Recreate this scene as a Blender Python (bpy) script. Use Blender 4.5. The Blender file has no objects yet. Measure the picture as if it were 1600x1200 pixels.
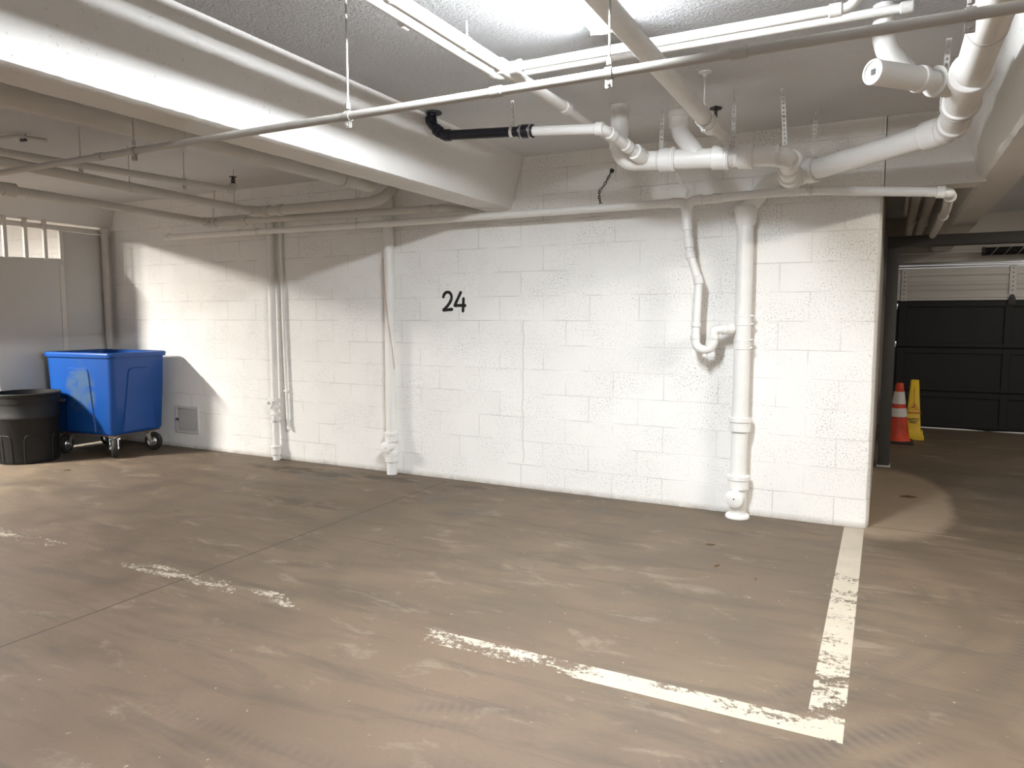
import bpy, bmesh, math, random
from mathutils import Vector, Matrix, Quaternion
random.seed(7)
PI = math.pi
SC = bpy.context.scene
COL = SC.collection

# ------------------------------------------------------------------ camera, world, light, exposure
cam_data = bpy.data.cameras.new('camera')
cam_data.sensor_fit = 'HORIZONTAL'; cam_data.sensor_width = 36.0
cam_data.lens = 1125.0 * 36.0 / 1600.0
cam_data.clip_start = 0.05; cam_data.clip_end = 100
cam = bpy.data.objects.new('camera', cam_data); COL.objects.link(cam)
cam.location = (7.37371, -5.40302, 1.44272)
cam.rotation_euler = (PI / 2 - 0.09152, 0, 0.47641)
SC.camera = cam

world = bpy.data.worlds.new('world'); SC.world = world
world.use_nodes = True
wb = world.node_tree.nodes['Background']
wb.inputs[0].default_value = (0.95, 0.97, 1.0, 1); wb.inputs[1].default_value = 0.85

sun_d = bpy.data.lights.new('sun', 'SUN'); sun_d.energy = 4.0; sun_d.angle = 0.02
sun = bpy.data.objects.new('sun', sun_d); COL.objects.link(sun)
sun.rotation_euler = (math.radians(-50), 0, math.radians(20))     # daylight on the drive outside the garage door

EM_A, EM_B, EM_C, EM_D, EM_E = 435.0, 1900.0, 340.0, 40.0, 44.0                    # light output of the strip lamps; D and E are added fill
SC.view_settings.view_transform = 'Standard'
SC.view_settings.look = 'None'
SC.view_settings.exposure = 0.0
SC.view_settings.gamma = 1.0
SC.view_settings.use_curve_mapping = False
SC.cycles.use_denoising = True
SC.cycles.max_bounces = 10
SC.cycles.diffuse_bounces = 6
SC.cycles.sample_clamp_indirect = 6.0

# ------------------------------------------------------------------ materials
def nd(t, ty, **k):
    n = t.nodes.new(ty)
    for a, b in k.items(): setattr(n, a, b)
    return n
def mat(name, col, rough=0.5, spec=0.5, metal=0.0):
    m = bpy.data.materials.new(name); m.use_nodes = True
    b = m.node_tree.nodes['Principled BSDF']
    b.inputs['Base Color'].default_value = (*col, 1); b.inputs['Roughness'].default_value = rough
    b.inputs['Metallic'].default_value = metal; b.inputs['Specular IOR Level'].default_value = spec
    return m
def bsdf(m): return m.node_tree.nodes['Principled BSDF']
def coords(t, kind='Object'):
    c = nd(t, 'ShaderNodeTexCoord'); return c.outputs[kind]
def geo(t): return nd(t, 'ShaderNodeNewGeometry').outputs['Position']
def noise(t, vec, scale, detail=4, rough=0.5, dist=0.0, vscale=None):
    if vscale is not None:
        mp = nd(t, 'ShaderNodeMapping'); mp.inputs['Scale'].default_value = vscale
        t.links.new(vec, mp.inputs['Vector']); vec = mp.outputs[0]
    n = nd(t, 'ShaderNodeTexNoise'); n.inputs['Scale'].default_value = scale
    n.inputs['Detail'].default_value = detail; n.inputs['Roughness'].default_value = rough
    n.inputs['Distortion'].default_value = dist
    t.links.new(vec, n.inputs['Vector']); return n.outputs['Fac']
def ramp(t, fac, stops):
    r = nd(t, 'ShaderNodeValToRGB'); e = r.color_ramp.elements
    while len(e) < len(stops): e.new(0.5)
    for i, (p, c) in enumerate(stops):
        e[i].position = p; e[i].color = (c, c, c, 1) if isinstance(c, (int, float)) else (*c, 1)
    t.links.new(fac, r.inputs[0]); return r.outputs[0]
def mix(t, fac, a, b, mode='MIX'):
    n = nd(t, 'ShaderNodeMix', data_type='RGBA', blend_type=mode)
    for s, v in ((n.inputs[0], fac), (n.inputs[6], a), (n.inputs[7], b)):
        if hasattr(v, 'node'): t.links.new(v, s)
        elif isinstance(v, (int, float)): s.default_value = v
        else: s.default_value = (*v, 1)
    return n.outputs[2]
def mth(t, op, a, b=0.0, c=None, clamp=False):
    n = nd(t, 'ShaderNodeMath', operation=op); n.use_clamp = clamp
    for s, v in zip(n.inputs, (a, b, c)):
        if v is None: continue
        if hasattr(v, 'node'): t.links.new(v, s)
        else: s.default_value = v
    return n.outputs[0]
def bump(t, h, strength, dist, normal=None):
    n = nd(t, 'ShaderNodeBump'); n.inputs['Strength'].default_value = strength; n.inputs['Distance'].default_value = dist
    t.links.new(h, n.inputs['Height'])
    if normal is not None: t.links.new(normal, n.inputs['Normal'])
    return n.outputs[0]
def xyz(t, v):
    s = nd(t, 'ShaderNodeSeparateXYZ'); t.links.new(v, s.inputs[0]); return s.outputs

def m_block():
    m = mat('painted_block', (0.8, 0.79, 0.765), 0.65, 0.3); t = m.node_tree; p = geo(t)
    x, y, z = xyz(t, p)
    cb = nd(t, 'ShaderNodeCombineXYZ'); t.links.new(mth(t, 'ADD', x, 40.64), cb.inputs[0]); t.links.new(z, cb.inputs[1])
    br = nd(t, 'ShaderNodeTexBrick'); br.offset = 0.5; br.offset_frequency = 2; br.squash = 1.0
    br.inputs['Scale'].default_value = 1.0; br.inputs['Brick Width'].default_value = 0.4064; br.inputs['Row Height'].default_value = 0.2032
    br.inputs['Mortar Size'].default_value = 0.0045; br.inputs['Mortar Smooth'].default_value = 0.3; br.inputs['Bias'].default_value = 0.0
    br.inputs['Color1'].default_value = (0, 0, 0, 1); br.inputs['Color2'].default_value = (1, 1, 1, 1); br.inputs['Mortar'].default_value = (.5, .5, .5, 1)
    # joints wander a little, as laid by hand
    w = nd(t, 'ShaderNodeTexNoise'); w.inputs['Scale'].default_value = 6.0; t.links.new(p, w.inputs['Vector'])
    wv = nd(t, 'ShaderNodeVectorMath', operation='MULTIPLY_ADD'); wv.inputs[1].default_value = (0.006, 0.006, 0); 
    t.links.new(w.outputs['Color'], wv.inputs[0]); t.links.new(cb.outputs[0], wv.inputs[2])
    t.links.new(wv.outputs[0], br.inputs['Vector'])
    mort = br.outputs['Fac']; tone = br.outputs['Color']
    pores = ramp(t, noise(t, p, 95, 3, 0.7), [(0.35, 1.0), (0.455, 0.0)])
    where = ramp(t, noise(t, p, 2.3, 3, 0.6), [(0.38, 0.15), (0.62, 1.0)])
    pore = mth(t, 'MULTIPLY', mth(t, 'MULTIPLY', pores, where), mth(t, 'MULTIPLY_ADD', tone, 0.5, 0.5))
    base = mix(t, tone, (0.85, 0.835, 0.80), (0.88, 0.865, 0.83))
    base = mix(t, pore, base, (0.22, 0.21, 0.20))
    mcol = ramp(t, noise(t, p, 3.0, 3), [(0.40, (0.62, 0.60, 0.57)), (0.58, (0.86, 0.845, 0.815))])
    base = mix(t, mth(t, 'MULTIPLY', mort, 0.75), base, mcol)
    # grime creeping up from the floor line
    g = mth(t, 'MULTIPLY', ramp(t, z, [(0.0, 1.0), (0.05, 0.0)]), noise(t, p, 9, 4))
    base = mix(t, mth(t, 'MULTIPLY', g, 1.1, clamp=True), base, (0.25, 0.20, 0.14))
    # the stepped settlement crack to the right of the number
    cx = mth(t, 'ABSOLUTE', mth(t, 'SUBTRACT', mth(t, 'ADD', x, mth(t, 'MULTIPLY', noise(t, p, 5, 3, vscale=(0, 0, 1)), 0.07)), 4.725))
    cr = mth(t, 'MULTIPLY', mth(t, 'LESS_THAN', cx, 0.0035), mth(t, 'MULTIPLY', mth(t, 'LESS_THAN', z, 1.42), mth(t, 'GREATER_THAN', z, 0.22)))
    base = mix(t, mth(t, 'MULTIPLY', cr, 0.55), base, (0.40, 0.37, 0.32))
    t.links.new(base, bsdf(m).inputs['Base Color'])
    h = mth(t, 'SUBTRACT', mth(t, 'MULTIPLY', noise(t, p, 60, 3), 0.25), mth(t, 'ADD', mth(t, 'MULTIPLY', mort, 0.55), mth(t, 'MULTIPLY', pore, 0.5)))
    t.links.new(bump(t, h, 0.55, 0.006), bsdf(m).inputs['Normal'])
    return m

def m_ceiling():
    m = mat('stipple_ceiling', (0.66, 0.65, 0.635), 0.7, 0.3); t = m.node_tree; p = geo(t)
    b = mix(t, noise(t, p, 1.3, 4), (0.60, 0.60, 0.605), (0.70, 0.70, 0.705))
    st = ramp(t, noise(t, p, 66, 3, 0.6, 0.5), [(0.36, 0.0), (0.64, 1.0)])
    t.links.new(b, bsdf(m).inputs['Base Color'])
    # the finish is a rough stipple that gets smoother towards the block wall
    x, y, z = xyz(t, p)
    near = ramp(t, mth(t, 'MULTIPLY', y, -0.25), [(0.28, 0.25), (0.50, 1.0)])
    n = nd(t, 'ShaderNodeBump'); n.inputs['Distance'].default_value = 0.012
    t.links.new(mth(t, 'MULTIPLY', near, 0.9), n.inputs['Strength']); t.links.new(st, n.inputs['Height'])
    t.links.new(n.outputs[0], bsdf(m).inputs['Normal'])
    return m

def m_concrete(name, a, b, bs=0.3):
    m = mat(name, a, 0.7, 0.25); t = m.node_tree; p = geo(t)
    c = mix(t, noise(t, p, 1.7, 5, 0.6), a, b)
    pit = ramp(t, noise(t, p, 48, 3, 0.6), [(0.29, 1.0), (0.36, 0.0)])
    c = mix(t, mth(t, 'MULTIPLY', pit, 0.5), c, tuple(v * 0.55 for v in a))
    t.links.new(c, bsdf(m).inputs['Base Color'])
    h = mth(t, 'SUBTRACT', noise(t, p, 20, 5, 0.6), pit)
    t.links.new(bump(t, h, bs, 0.006), bsdf(m).inputs['Normal'])
    return m

def m_floor():
    m = mat('garage_floor', (0.19, 0.145, 0.105), 0.62, 0.35); t = m.node_tree; p = geo(t)
    x, y, z = xyz(t, p)
    big = noise(t, p, 0.55, 5, 0.55, 0.4); mid = noise(t, p, 2.6, 6, 0.62, 0.3); fine = noise(t, p, 60, 3, 0.6)
    c = mix(t, ramp(t, big, [(0.33, 0.0), (0.67, 1.0)]), (0.116, 0.087, 0.058), (0.165, 0.123, 0.084))
    c = mix(t, ramp(t, mid, [(0.36, 0.85), (0.60, 0.0)]), c, (0.098, 0.075, 0.052))
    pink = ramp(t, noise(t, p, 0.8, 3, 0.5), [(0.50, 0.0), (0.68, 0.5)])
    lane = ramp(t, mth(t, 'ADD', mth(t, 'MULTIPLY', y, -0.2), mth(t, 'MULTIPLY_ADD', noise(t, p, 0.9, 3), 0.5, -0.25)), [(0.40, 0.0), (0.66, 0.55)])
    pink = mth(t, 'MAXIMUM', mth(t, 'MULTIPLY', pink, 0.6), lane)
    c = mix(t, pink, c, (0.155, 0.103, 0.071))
    # long sweeping scuffs, drawn along the driving direction
    sw = noise(t, p, 1.0, 5, 0.65, 0.6, vscale=(1.3, 7.0, 1))
    c = mix(t, ramp(t, sw, [(0.48, 0.0), (0.66, 0.70)]), c, (0.088, 0.069, 0.050))
    # tyre arcs turning out of the passage
    ax = mth(t, 'SUBTRACT', x, 5.2); ay = mth(t, 'SUBTRACT', y, -0.8)
    r = mth(t, 'SQRT', mth(t, 'ADD', mth(t, 'MULTIPLY', ax, ax), mth(t, 'MULTIPLY', ay, ay)))
    rw = mth(t, 'ADD', r, mth(t, 'MULTIPLY_ADD', noise(t, p, 0.8, 2), 0.3, -0.15))
    tread = mth(t, 'MULTIPLY_ADD', mth(t, 'SINE', mth(t, 'MULTIPLY', mth(t, 'ARCTAN2', ay, ax), 420.0)), 0.30, 0.70)
    for R, wd, k in ((2.60, 0.05, 0.40), (2.71, 0.04, 0.32), (2.93, 0.07, 0.55), (3.05, 0.04, 0.36), (3.32, 0.06, 0.30)):
        d = mth(t, 'ABSOLUTE', mth(t, 'SUBTRACT', rw, R))
        band = mth(t, 'MULTIPLY', mth(t, 'SUBTRACT', 1.0, mth(t, 'DIVIDE', d, wd), clamp=True), mth(t, 'MULTIPLY', tread, ramp(t, noise(t, p, 1.6, 4), [(0.38, 0.0), (0.6, k * 1.6)])))
        c = mix(t, mth(t, 'MULTIPLY', band, mth(t, 'MULTIPLY', mth(t, 'LESS_THAN', y, -1.0), mth(t, 'MULTIPLY_ADD', ax, 1.0, 0.6, clamp=True)), clamp=True), c, (0.075, 0.062, 0.052))
    # lit patch beside the wall end painted in, over cleaner floor no tyre passes
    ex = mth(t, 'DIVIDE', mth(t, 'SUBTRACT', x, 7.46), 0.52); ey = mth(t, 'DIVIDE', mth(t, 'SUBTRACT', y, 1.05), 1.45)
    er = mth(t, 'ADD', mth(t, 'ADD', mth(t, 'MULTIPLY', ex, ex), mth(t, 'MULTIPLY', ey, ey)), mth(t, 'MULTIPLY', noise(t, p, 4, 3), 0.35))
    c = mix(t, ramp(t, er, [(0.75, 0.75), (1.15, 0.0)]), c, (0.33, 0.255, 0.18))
    # damp stains along the foot of the wall between the two risers
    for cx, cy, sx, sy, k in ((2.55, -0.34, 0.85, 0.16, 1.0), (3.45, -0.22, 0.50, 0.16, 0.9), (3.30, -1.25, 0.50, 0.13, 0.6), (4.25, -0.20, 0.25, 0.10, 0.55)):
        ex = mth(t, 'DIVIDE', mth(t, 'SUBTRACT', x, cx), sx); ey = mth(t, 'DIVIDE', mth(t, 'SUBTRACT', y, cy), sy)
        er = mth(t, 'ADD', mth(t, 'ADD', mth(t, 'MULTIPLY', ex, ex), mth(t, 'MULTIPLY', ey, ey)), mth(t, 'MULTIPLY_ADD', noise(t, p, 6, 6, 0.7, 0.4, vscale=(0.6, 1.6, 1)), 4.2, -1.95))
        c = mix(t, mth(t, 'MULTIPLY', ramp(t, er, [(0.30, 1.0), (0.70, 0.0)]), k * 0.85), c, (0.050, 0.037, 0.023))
    # pale scuffed patches
    sp = ramp(t, noise(t, p, 3.4, 6, 0.7, 0.5, vscale=(0.7, 1.6, 1)), [(0.57, 0.0), (0.68, 0.42)])
    c = mix(t, sp, c, (0.29, 0.24, 0.185))
    c = mix(t, mth(t, 'MULTIPLY', ramp(t, fine, [(0.30, 0.8), (0.48, 0.0)]), 0.28), c, (0.085, 0.068, 0.05))
    fleck = ramp(t, noise(t, p, 34, 2, 0.5), [(0.735, 0.0), (0.76, 1.0)])
    c = mix(t, mth(t, 'MULTIPLY', fleck, 0.5), c, (0.45, 0.39, 0.31))
    # saw-cut joints
    wob = mth(t, 'MULTIPLY_ADD', noise(t, p, 2.0, 3), 0.02, -0.01)
    j1 = mth(t, 'MULTIPLY', mth(t, 'LESS_THAN', mth(t, 'ABSOLUTE', mth(t, 'SUBTRACT', mth(t, 'ADD', x, wob), 3.975)), 0.006), mth(t, 'LESS_THAN', y, -0.1))
    j2 = mth(t, 'MULTIPLY', mth(t, 'LESS_THAN', mth(t, 'ABSOLUTE', mth(t, 'SUBTRACT', mth(t, 'ADD', y, wob), 0.09)), 0.005), mth(t, 'GREATER_THAN', x, 7.33))
    j = mth(t, 'MAXIMUM', j1, j2)
    c = mix(t, mth(t, 'MULTIPLY', j, 0.8), c, (0.035, 0.028, 0.02))
    t.links.new(c, bsdf(m).inputs['Base Color'])
    t.links.new(ramp(t, mid, [(0.3, 0.50), (0.7, 0.70)]), bsdf(m).inputs['Roughness'])
    h = mth(t, 'SUBTRACT', mth(t, 'ADD', mth(t, 'MULTIPLY', fine, 0.35), mth(t, 'MULTIPLY', mid, 0.5)), mth(t, 'MULTIPLY', j, 1.5))
    t.links.new(bump(t, h, 0.25, 0.005), bsdf(m).inputs['Normal'])
    return m

def m_line_paint(lo, hi):
    m = mat('worn_line_paint', (0.66, 0.60, 0.49), 0.6, 0.3); t = m.node_tree; p = geo(t)
    x, y, z = xyz(t, p)
    c = mix(t, noise(t, p, 5, 5, 0.6), (0.34, 0.30, 0.23), (0.50, 0.445, 0.36))
    if lo == 'long': c = mix(t, ramp(t, mth(t, 'DIVIDE', x, 8.0), [(0.62, 0.40), (0.72, 0.0)]), c, (0.33, 0.275, 0.21))
    t.links.new(c, bsdf(m).inputs['Base Color'])
    a = mth(t, 'ADD', mth(t, 'MULTIPLY', noise(t, p, 5, 5, 0.65, 0.4, vscale=(0.7, 1.6, 1)), 0.55), mth(t, 'MULTIPLY', noise(t, p, 40, 4, 0.75), 0.45))
    if lo == 'long':   # the stripe along the bay mouth is worn away where cars cross it
        wear = ramp(t, mth(t, 'DIVIDE', x, 8.0), [(0.0, 0.16), (0.24, 0.17), (0.345, 0.24), (0.42, 0.36), (0.455, 0.17), (0.50, 0.20), (0.545, 0.22), (0.595, 0.24), (0.62, 0.42), (0.67, 0.34), (0.69, 0.20), (0.755, 0.15), (0.775, 0.24), (0.80, 0.13), (0.85, 0.11), (0.88, 0.14), (0.92, 0.10)])
        wear = mth(t, 'SUBTRACT', wear, 0.1)
    else:
        wear = mth(t, 'MULTIPLY', ramp(t, mth(t, 'DIVIDE', y, -3.0), [(0.0, 0.02), (0.25, 0.08), (0.36, 0.42), (0.45, 0.40), (0.55, 0.46), (0.66, 0.35), (0.80, 0.62), (0.88, 0.62), (1.0, 0.42)]), 0.3)
        wear = mth(t, 'SUBTRACT', wear, 0.1)
    al = ramp(t, mth(t, 'SUBTRACT', a, wear), [(0.40, 0.0), (0.44, 1.0)])
    t.links.new(al, bsdf(m).inputs['Alpha'])
    return m

def m_pipe(name, a, rough=0.42, dirt=0.25):
    m = mat(name, a, rough, 0.45); t = m.node_tree; p = geo(t)
    c = mix(t, noise(t, p, 7, 5, 0.6), a, tuple(v * (1 - dirt * 0.6) for v in a))
    t.links.new(c, bsdf(m).inputs['Base Color'])
    t.links.new(bump(t, noise(t, p, 55, 3), 0.08, 0.004), bsdf(m).inputs['Normal'])
    return m

def m_blue():
    m = mat('blue_plastic', (0.010, 0.105, 0.42), 0.38, 0.45); t = m.node_tree; p = coords(t)
    x, y, z = xyz(t, p)
    c = mix(t, noise(t, p, 5, 4), (0.005, 0.055, 0.25), (0.007, 0.072, 0.30))
    # an old scraped paint smear on the front face
    ex = mth(t, 'DIVIDE', mth(t, 'SUBTRACT', x, 0.02), 0.30); ez = mth(t, 'DIVIDE', mth(t, 'SUBTRACT', z, 0.72), 0.30)
    er = mth(t, 'ADD', mth(t, 'ADD', mth(t, 'MULTIPLY', ex, ex), mth(t, 'MULTIPLY', ez, ez)), mth(t, 'MULTIPLY_ADD', noise(t, p, 6, 5, 0.65, 0.5), 3.0, -1.3))
    front = mth(t, 'LESS_THAN', y, -0.2)
    sm = mth(t, 'MULTIPLY', ramp(t, er, [(0.25, 1.0), (0.75, 0.0)]), front)
    c = mix(t, mth(t, 'MULTIPLY', sm, 0.55), c, (0.085, 0.125, 0.12))
    t.links.new(c, bsdf(m).inputs['Base Color'])
    t.links.new(bump(t, noise(t, p, 14, 4), 0.08, 0.01), bsdf(m).inputs['Normal'])
    return m

def m_cone():
    m = mat('cone_orange', (0.62, 0.06, 0.022), 0.55, 0.4); t = m.node_tree; p = coords(t)
    c = mix(t, ramp(t, noise(t, p, 9, 5, 0.65), [(0.35, 0.7), (0.6, 0.0)]), (0.66, 0.065, 0.022), (0.24, 0.035, 0.02))
    t.links.new(c, bsdf(m).inputs['Base Color']); return m

def emit(name, col, s):
    m = bpy.data.materials.new(name); m.use_nodes = True; t = m.node_tree
    t.nodes.remove(t.nodes['Principled BSDF'])
    e = nd(t, 'ShaderNodeEmission'); e.inputs[0].default_value = (*col, 1); e.inputs[1].default_value = s
    t.links.new(e.outputs[0], t.nodes['Material Output'].inputs[0]); return m

M = dict(
    block=m_block(), ceiling=m_ceiling(), beam=m_concrete('painted_beam', (0.76, 0.745, 0.715), (0.68, 0.665, 0.635)),
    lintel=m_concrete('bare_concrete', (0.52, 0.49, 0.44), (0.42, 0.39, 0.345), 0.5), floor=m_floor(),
    line_long=m_line_paint('long', 0), line_short=m_line_paint('short', 0),
    white=m_pipe('white_painted_pipe', (0.85, 0.835, 0.80)), pvc=m_pipe('white_plastic', (0.86, 0.845, 0.81), 0.33, 0.15),
    dusty=m_pipe('dusty_painted_pipe', (0.60, 0.57, 0.52), 0.55, 0.35), steel=m_pipe('painted_grey_steel', (0.50, 0.475, 0.43), 0.45, 0.3),
    strap=m_pipe('strap_metal', (0.72, 0.70, 0.67), 0.4, 0.25), black=m_pipe('black_plastic', (0.010, 0.011, 0.020), 0.4, 0.2),
    dark=m_pipe('dark_iron', (0.03, 0.028, 0.027), 0.5, 0.2), chrome=mat('zinc', (0.62, 0.61, 0.6), 0.28, 0.5, 1.0),
    blue=m_blue(), rubber=m_pipe('tyre_rubber', (0.022, 0.020, 0.018), 0.7, 0.2), can=m_pipe('black_can_plastic', (0.007, 0.0066, 0.0062), 0.62, 0.3),
    wood=m_pipe('plywood_base', (0.20, 0.12, 0.07), 0.7, 0.4), panel=m_pipe('grey_painted_panel', (0.60, 0.595, 0.57), 0.5, 0.12),
    bars=m_pipe('cage_bar_paint', (0.68, 0.65, 0.60), 0.45, 0.2), frame=m_pipe('charcoal_frame_paint', (0.058, 0.054, 0.050), 0.5, 0.2),
    door_black=m_pipe('black_door_skin', (0.006, 0.006, 0.0055), 0.6, 0.2), door_white=m_pipe('galvanised_door', (0.62, 0.60, 0.56), 0.38, 0.12),
    cone=m_cone(), reflect=m_pipe('white_reflective', (0.72, 0.69, 0.65), 0.45, 0.3), yellow=m_pipe('yellow_plastic', (0.85, 0.58, 0.025), 0.45, 0.18),
    red_ink=mat('red_ink', (0.42, 0.02, 0.01), 0.6), black_ink=mat('black_ink', (0.01, 0.01, 0.01), 0.6), number=m_pipe('black_wall_paint', (0.008, 0.008, 0.008), 0.6, 0.1),
    orange=mat('orange_cord', (0.52, 0.32, 0.16), 0.6), leaf=m_pipe('dry_leaf', (0.16, 0.09, 0.04), 0.8, 0.4), plaster=m_pipe('grey_panel_frame', (0.70, 0.69, 0.66), 0.5, 0.1),
    fixture=mat('fixture_white', (0.8, 0.8, 0.8), 0.5),
    emA=emit('lamp_cool', (0.90, 0.95, 1.0), EM_A), emB=emit('lamp_warm_left', (1.0, 0.955, 0.89), EM_B), emC=emit('lamp_warm_right', (1.0, 0.93, 0.84), EM_C), emE_fill=emit('fill_lamp_passage', (1.0, 0.93, 0.84), EM_E), emD_fill=emit('fill_lamp_rear', (1.0, 0.955, 0.90), EM_D),
    lime=mat('driveway', (0.6, 0.6, 0.6), 0.8),
)

# ------------------------------------------------------------------ mesh helpers
def box(bm, lo, hi, mtx=None):
    lo, hi = Vector(lo), Vector(hi)
    v = [Vector((x, y, z)) for x in (lo.x, hi.x) for y in (lo.y, hi.y) for z in (lo.z, hi.z)]
    if mtx is not None: v = [mtx @ p for p in v]
    v = [bm.verts.new(p) for p in v]
    for f in ((0, 1, 3, 2), (4, 6, 7, 5), (0, 4, 5, 1), (2, 3, 7, 6), (0, 2, 6, 4), (1, 5, 7, 3)):
        bm.faces.new([v[i] for i in f])
def bbox(bm, lo, hi, bev=0.005, seg=2, mtx=None):
    t = bmesh.new(); box(t, lo, hi)
    bmesh.ops.bevel(t, geom=t.edges[:], offset=bev, segments=seg, affect='EDGES', profile=0.5)
    add(bm, t, mtx)
def add(bm, t, mtx=None):
    if mtx is not None: t.transform(mtx)
    mp = {}
    for v in t.verts: mp[v] = bm.verts.new(v.co)
    for f in t.faces:
        try: bm.faces.new([mp[v] for v in f.verts])
        except ValueError: pass
    t.free()
def prism(bm, prof, a, b, axis='y', bev=0.0):
    """profile of (u, w) pairs extruded along an axis: y -> (x, z), x -> (y, z), z -> (x, y)"""
    def P(u, w, s): return {'y': (u, s, w), 'x': (s, u, w), 'z': (u, w, s)}[axis]
    t = bmesh.new()
    A = [t.verts.new(P(u, w, a)) for u, w in prof]; B = [t.verts.new(P(u, w, b)) for u, w in prof]
    n = len(prof)
    t.faces.new(A); t.faces.new(B[::-1])
    for i in range(n): t.faces.new((A[i], B[i], B[(i + 1) % n], A[(i + 1) % n]))
    if bev: bmesh.ops.bevel(t, geom=t.edges[:], offset=bev, segments=2, affect='EDGES', profile=0.5)
    bmesh.ops.recalc_face_normals(t, faces=t.faces[:])
    add(bm, t)
def frame_of(d):
    d = d.normalized(); u = Vector((0, 0, 1)) if abs(d.z) < 0.9 else Vector((1, 0, 0))
    s = d.cross(u).normalized(); return s, s.cross(d).normalized()
def fillet(pts, R, n=7):
    pts = [Vector(p) for p in pts]
    if len(pts) < 3 or R <= 0: return pts
    out = [pts[0]]
    for i in range(1, len(pts) - 1):
        a, b, c = pts[i - 1], pts[i], pts[i + 1]
        d1, d2 = (a - b), (c - b); l1, l2 = d1.length, d2.length; d1.normalize(); d2.normalize()
        ang = d1.angle(d2)
        if ang > PI - 0.03: out.append(b); continue
        tl = min(R / math.tan(ang / 2), l1 * 0.49, l2 * 0.49); r = tl * math.tan(ang / 2)
        p1, p2 = b + d1 * tl, b + d2 * tl
        cen = b + (d1 + d2).normalized() * (r / math.sin(ang / 2))
        v1, v2 = p1 - cen, p2 - cen; tot = v1.angle(v2); ax = v1.cross(v2).normalized()
        for k in range(n + 1): out.append(cen + Quaternion(ax, tot * k / n) @ v1)
    out.append(pts[-1]); return out
def tube(bm, pts, r, R=0.0, seg=18, caps=True):
    """swept tube; r may be one radius or one per point (only without filleting)"""
    pts = fillet(pts, R); n = len(pts)
    rs = r if isinstance(r, (list, tuple)) else [r] * n
    d = [(pts[min(i + 1, n - 1)] - pts[max(i - 1, 0)]).normalized() for i in range(n)]
    s, u = frame_of(d[0]); rings = []
    for i in range(n):
        if i:
            q = d[i - 1].rotation_difference(d[i]); s = q @ s; u = q @ u
        rings.append([bm.verts.new(pts[i] + (s * math.cos(a) + u * math.sin(a)) * rs[i]) for a in (2 * PI * k / seg for k in range(seg))])
    for i in range(n - 1):
        for k in range(seg):
            bm.faces.new((rings[i][k], rings[i][(k + 1) % seg], rings[i + 1][(k + 1) % seg], rings[i + 1][k]))
    if caps: bm.faces.new(rings[0][::-1]); bm.faces.new(rings[-1])
def turned(bm, a, d, prof, seg=24):
    """solid turned about the line from a along d; prof = [(distance along, radius), ...]"""
    a, d = Vector(a), Vector(d).normalized(); s, u = frame_of(d); rings = []
    for h, r in prof:
        rings.append([bm.verts.new(a + d * h + (s * math.cos(t) + u * math.sin(t)) * max(r, 1e-4)) for t in (2 * PI * k / seg for k in range(seg))])
    for i in range(len(rings) - 1):
        for k in range(seg):
            bm.faces.new((rings[i][k], rings[i][(k + 1) % seg], rings[i + 1][(k + 1) % seg], rings[i + 1][k]))
    bm.faces.new(rings[0][::-1]); bm.faces.new(rings[-1])
def collar(bm, c, d, r, w, ch=0.004):
    """a coupling sleeve centred at c"""
    c, d = Vector(c), Vector(d).normalized()
    turned(bm, c - d * w / 2, d, [(0, r - ch), (ch, r), (w - ch, r), (w, r - ch)])
def hub(bm, c, d, r, w):
    """a bell hub with a raised lip at its open end"""
    c, d = Vector(c), Vector(d).normalized()
    turned(bm, c - d * w / 2, d, [(0, r * 0.80), (0.006, r * 0.90), (w * 0.60, r * 0.92), (w * 0.62, r), (w - 0.004, r), (w, r - 0.004)])
def strap_strip(bm, a, b, w=0.024, nrm=(0, -1, 0), cell=0.026, th=0.0016, twist=None):
    """perforated hanger strap: a strip of real square holes"""
    a, b = Vector(a), Vector(b); a.z -= 0.004; d = (b - a); L = d.length; d.normalize()
    nrm = Vector(nrm); nrm = (nrm - d * nrm.dot(d)).normalized(); s0 = d.cross(nrm).normalized()
    n = max(1, round(L / cell)); c = L / n; hh = 0.0062
    for i in range(n):
        o = a + d * (c * (i + 0.5)); s, m = s0, nrm
        if twist is not None and i < n * 0.35:
            q = Quaternion(d, twist * (1 - i / (n * 0.35))); s = q @ s0; m = q @ nrm
        front, back = [], []
        for lst, off in ((front, th / 2), (back, -th / 2)):
            for (p, q) in ((-1, -1), (1, -1), (1, 1), (-1, 1)): lst.append(bm.verts.new(o + s * (p * w / 2) + d * (q * c / 2) + m * off))
            for (p, q) in ((-1, -1), (1, -1), (1, 1), (-1, 1)): lst.append(bm.verts.new(o + s * (p * hh * 0.8) + d * (q * hh) + m * off))
        for k in range(4):
            j = (k + 1) % 4
            bm.faces.new((front[k], front[j], front[4 + j], front[4 + k])); bm.faces.new((back[k], back[4 + k], back[4 + j], back[j]))
            bm.faces.new((front[4 + k], front[4 + j], back[4 + j], back[4 + k])); bm.faces.new((front[k], back[k], back[j], front[j]))
def bent_strip(bm, pts, w, th, side):
    side = Vector(side).normalized(); pts = [Vector(p) for p in pts]; rows = []
    for i, p in enumerate(pts):
        d = (pts[min(i + 1, len(pts) - 1)] - pts[max(i - 1, 0)]).normalized(); nn = d.cross(side).normalized()
        rows.append([bm.verts.new(p + side * (a * w / 2) + nn * (b * th / 2)) for a, b in ((-1, -1), (1, -1), (1, 1), (-1, 1))])
    for i in range(len(rows) - 1):
        for k in range(4): bm.faces.new((rows[i][k], rows[i][(k + 1) % 4], rows[i + 1][(k + 1) % 4], rows[i + 1][k]))
    bm.faces.new(rows[0][::-1]); bm.faces.new(rows[-1])
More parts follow.
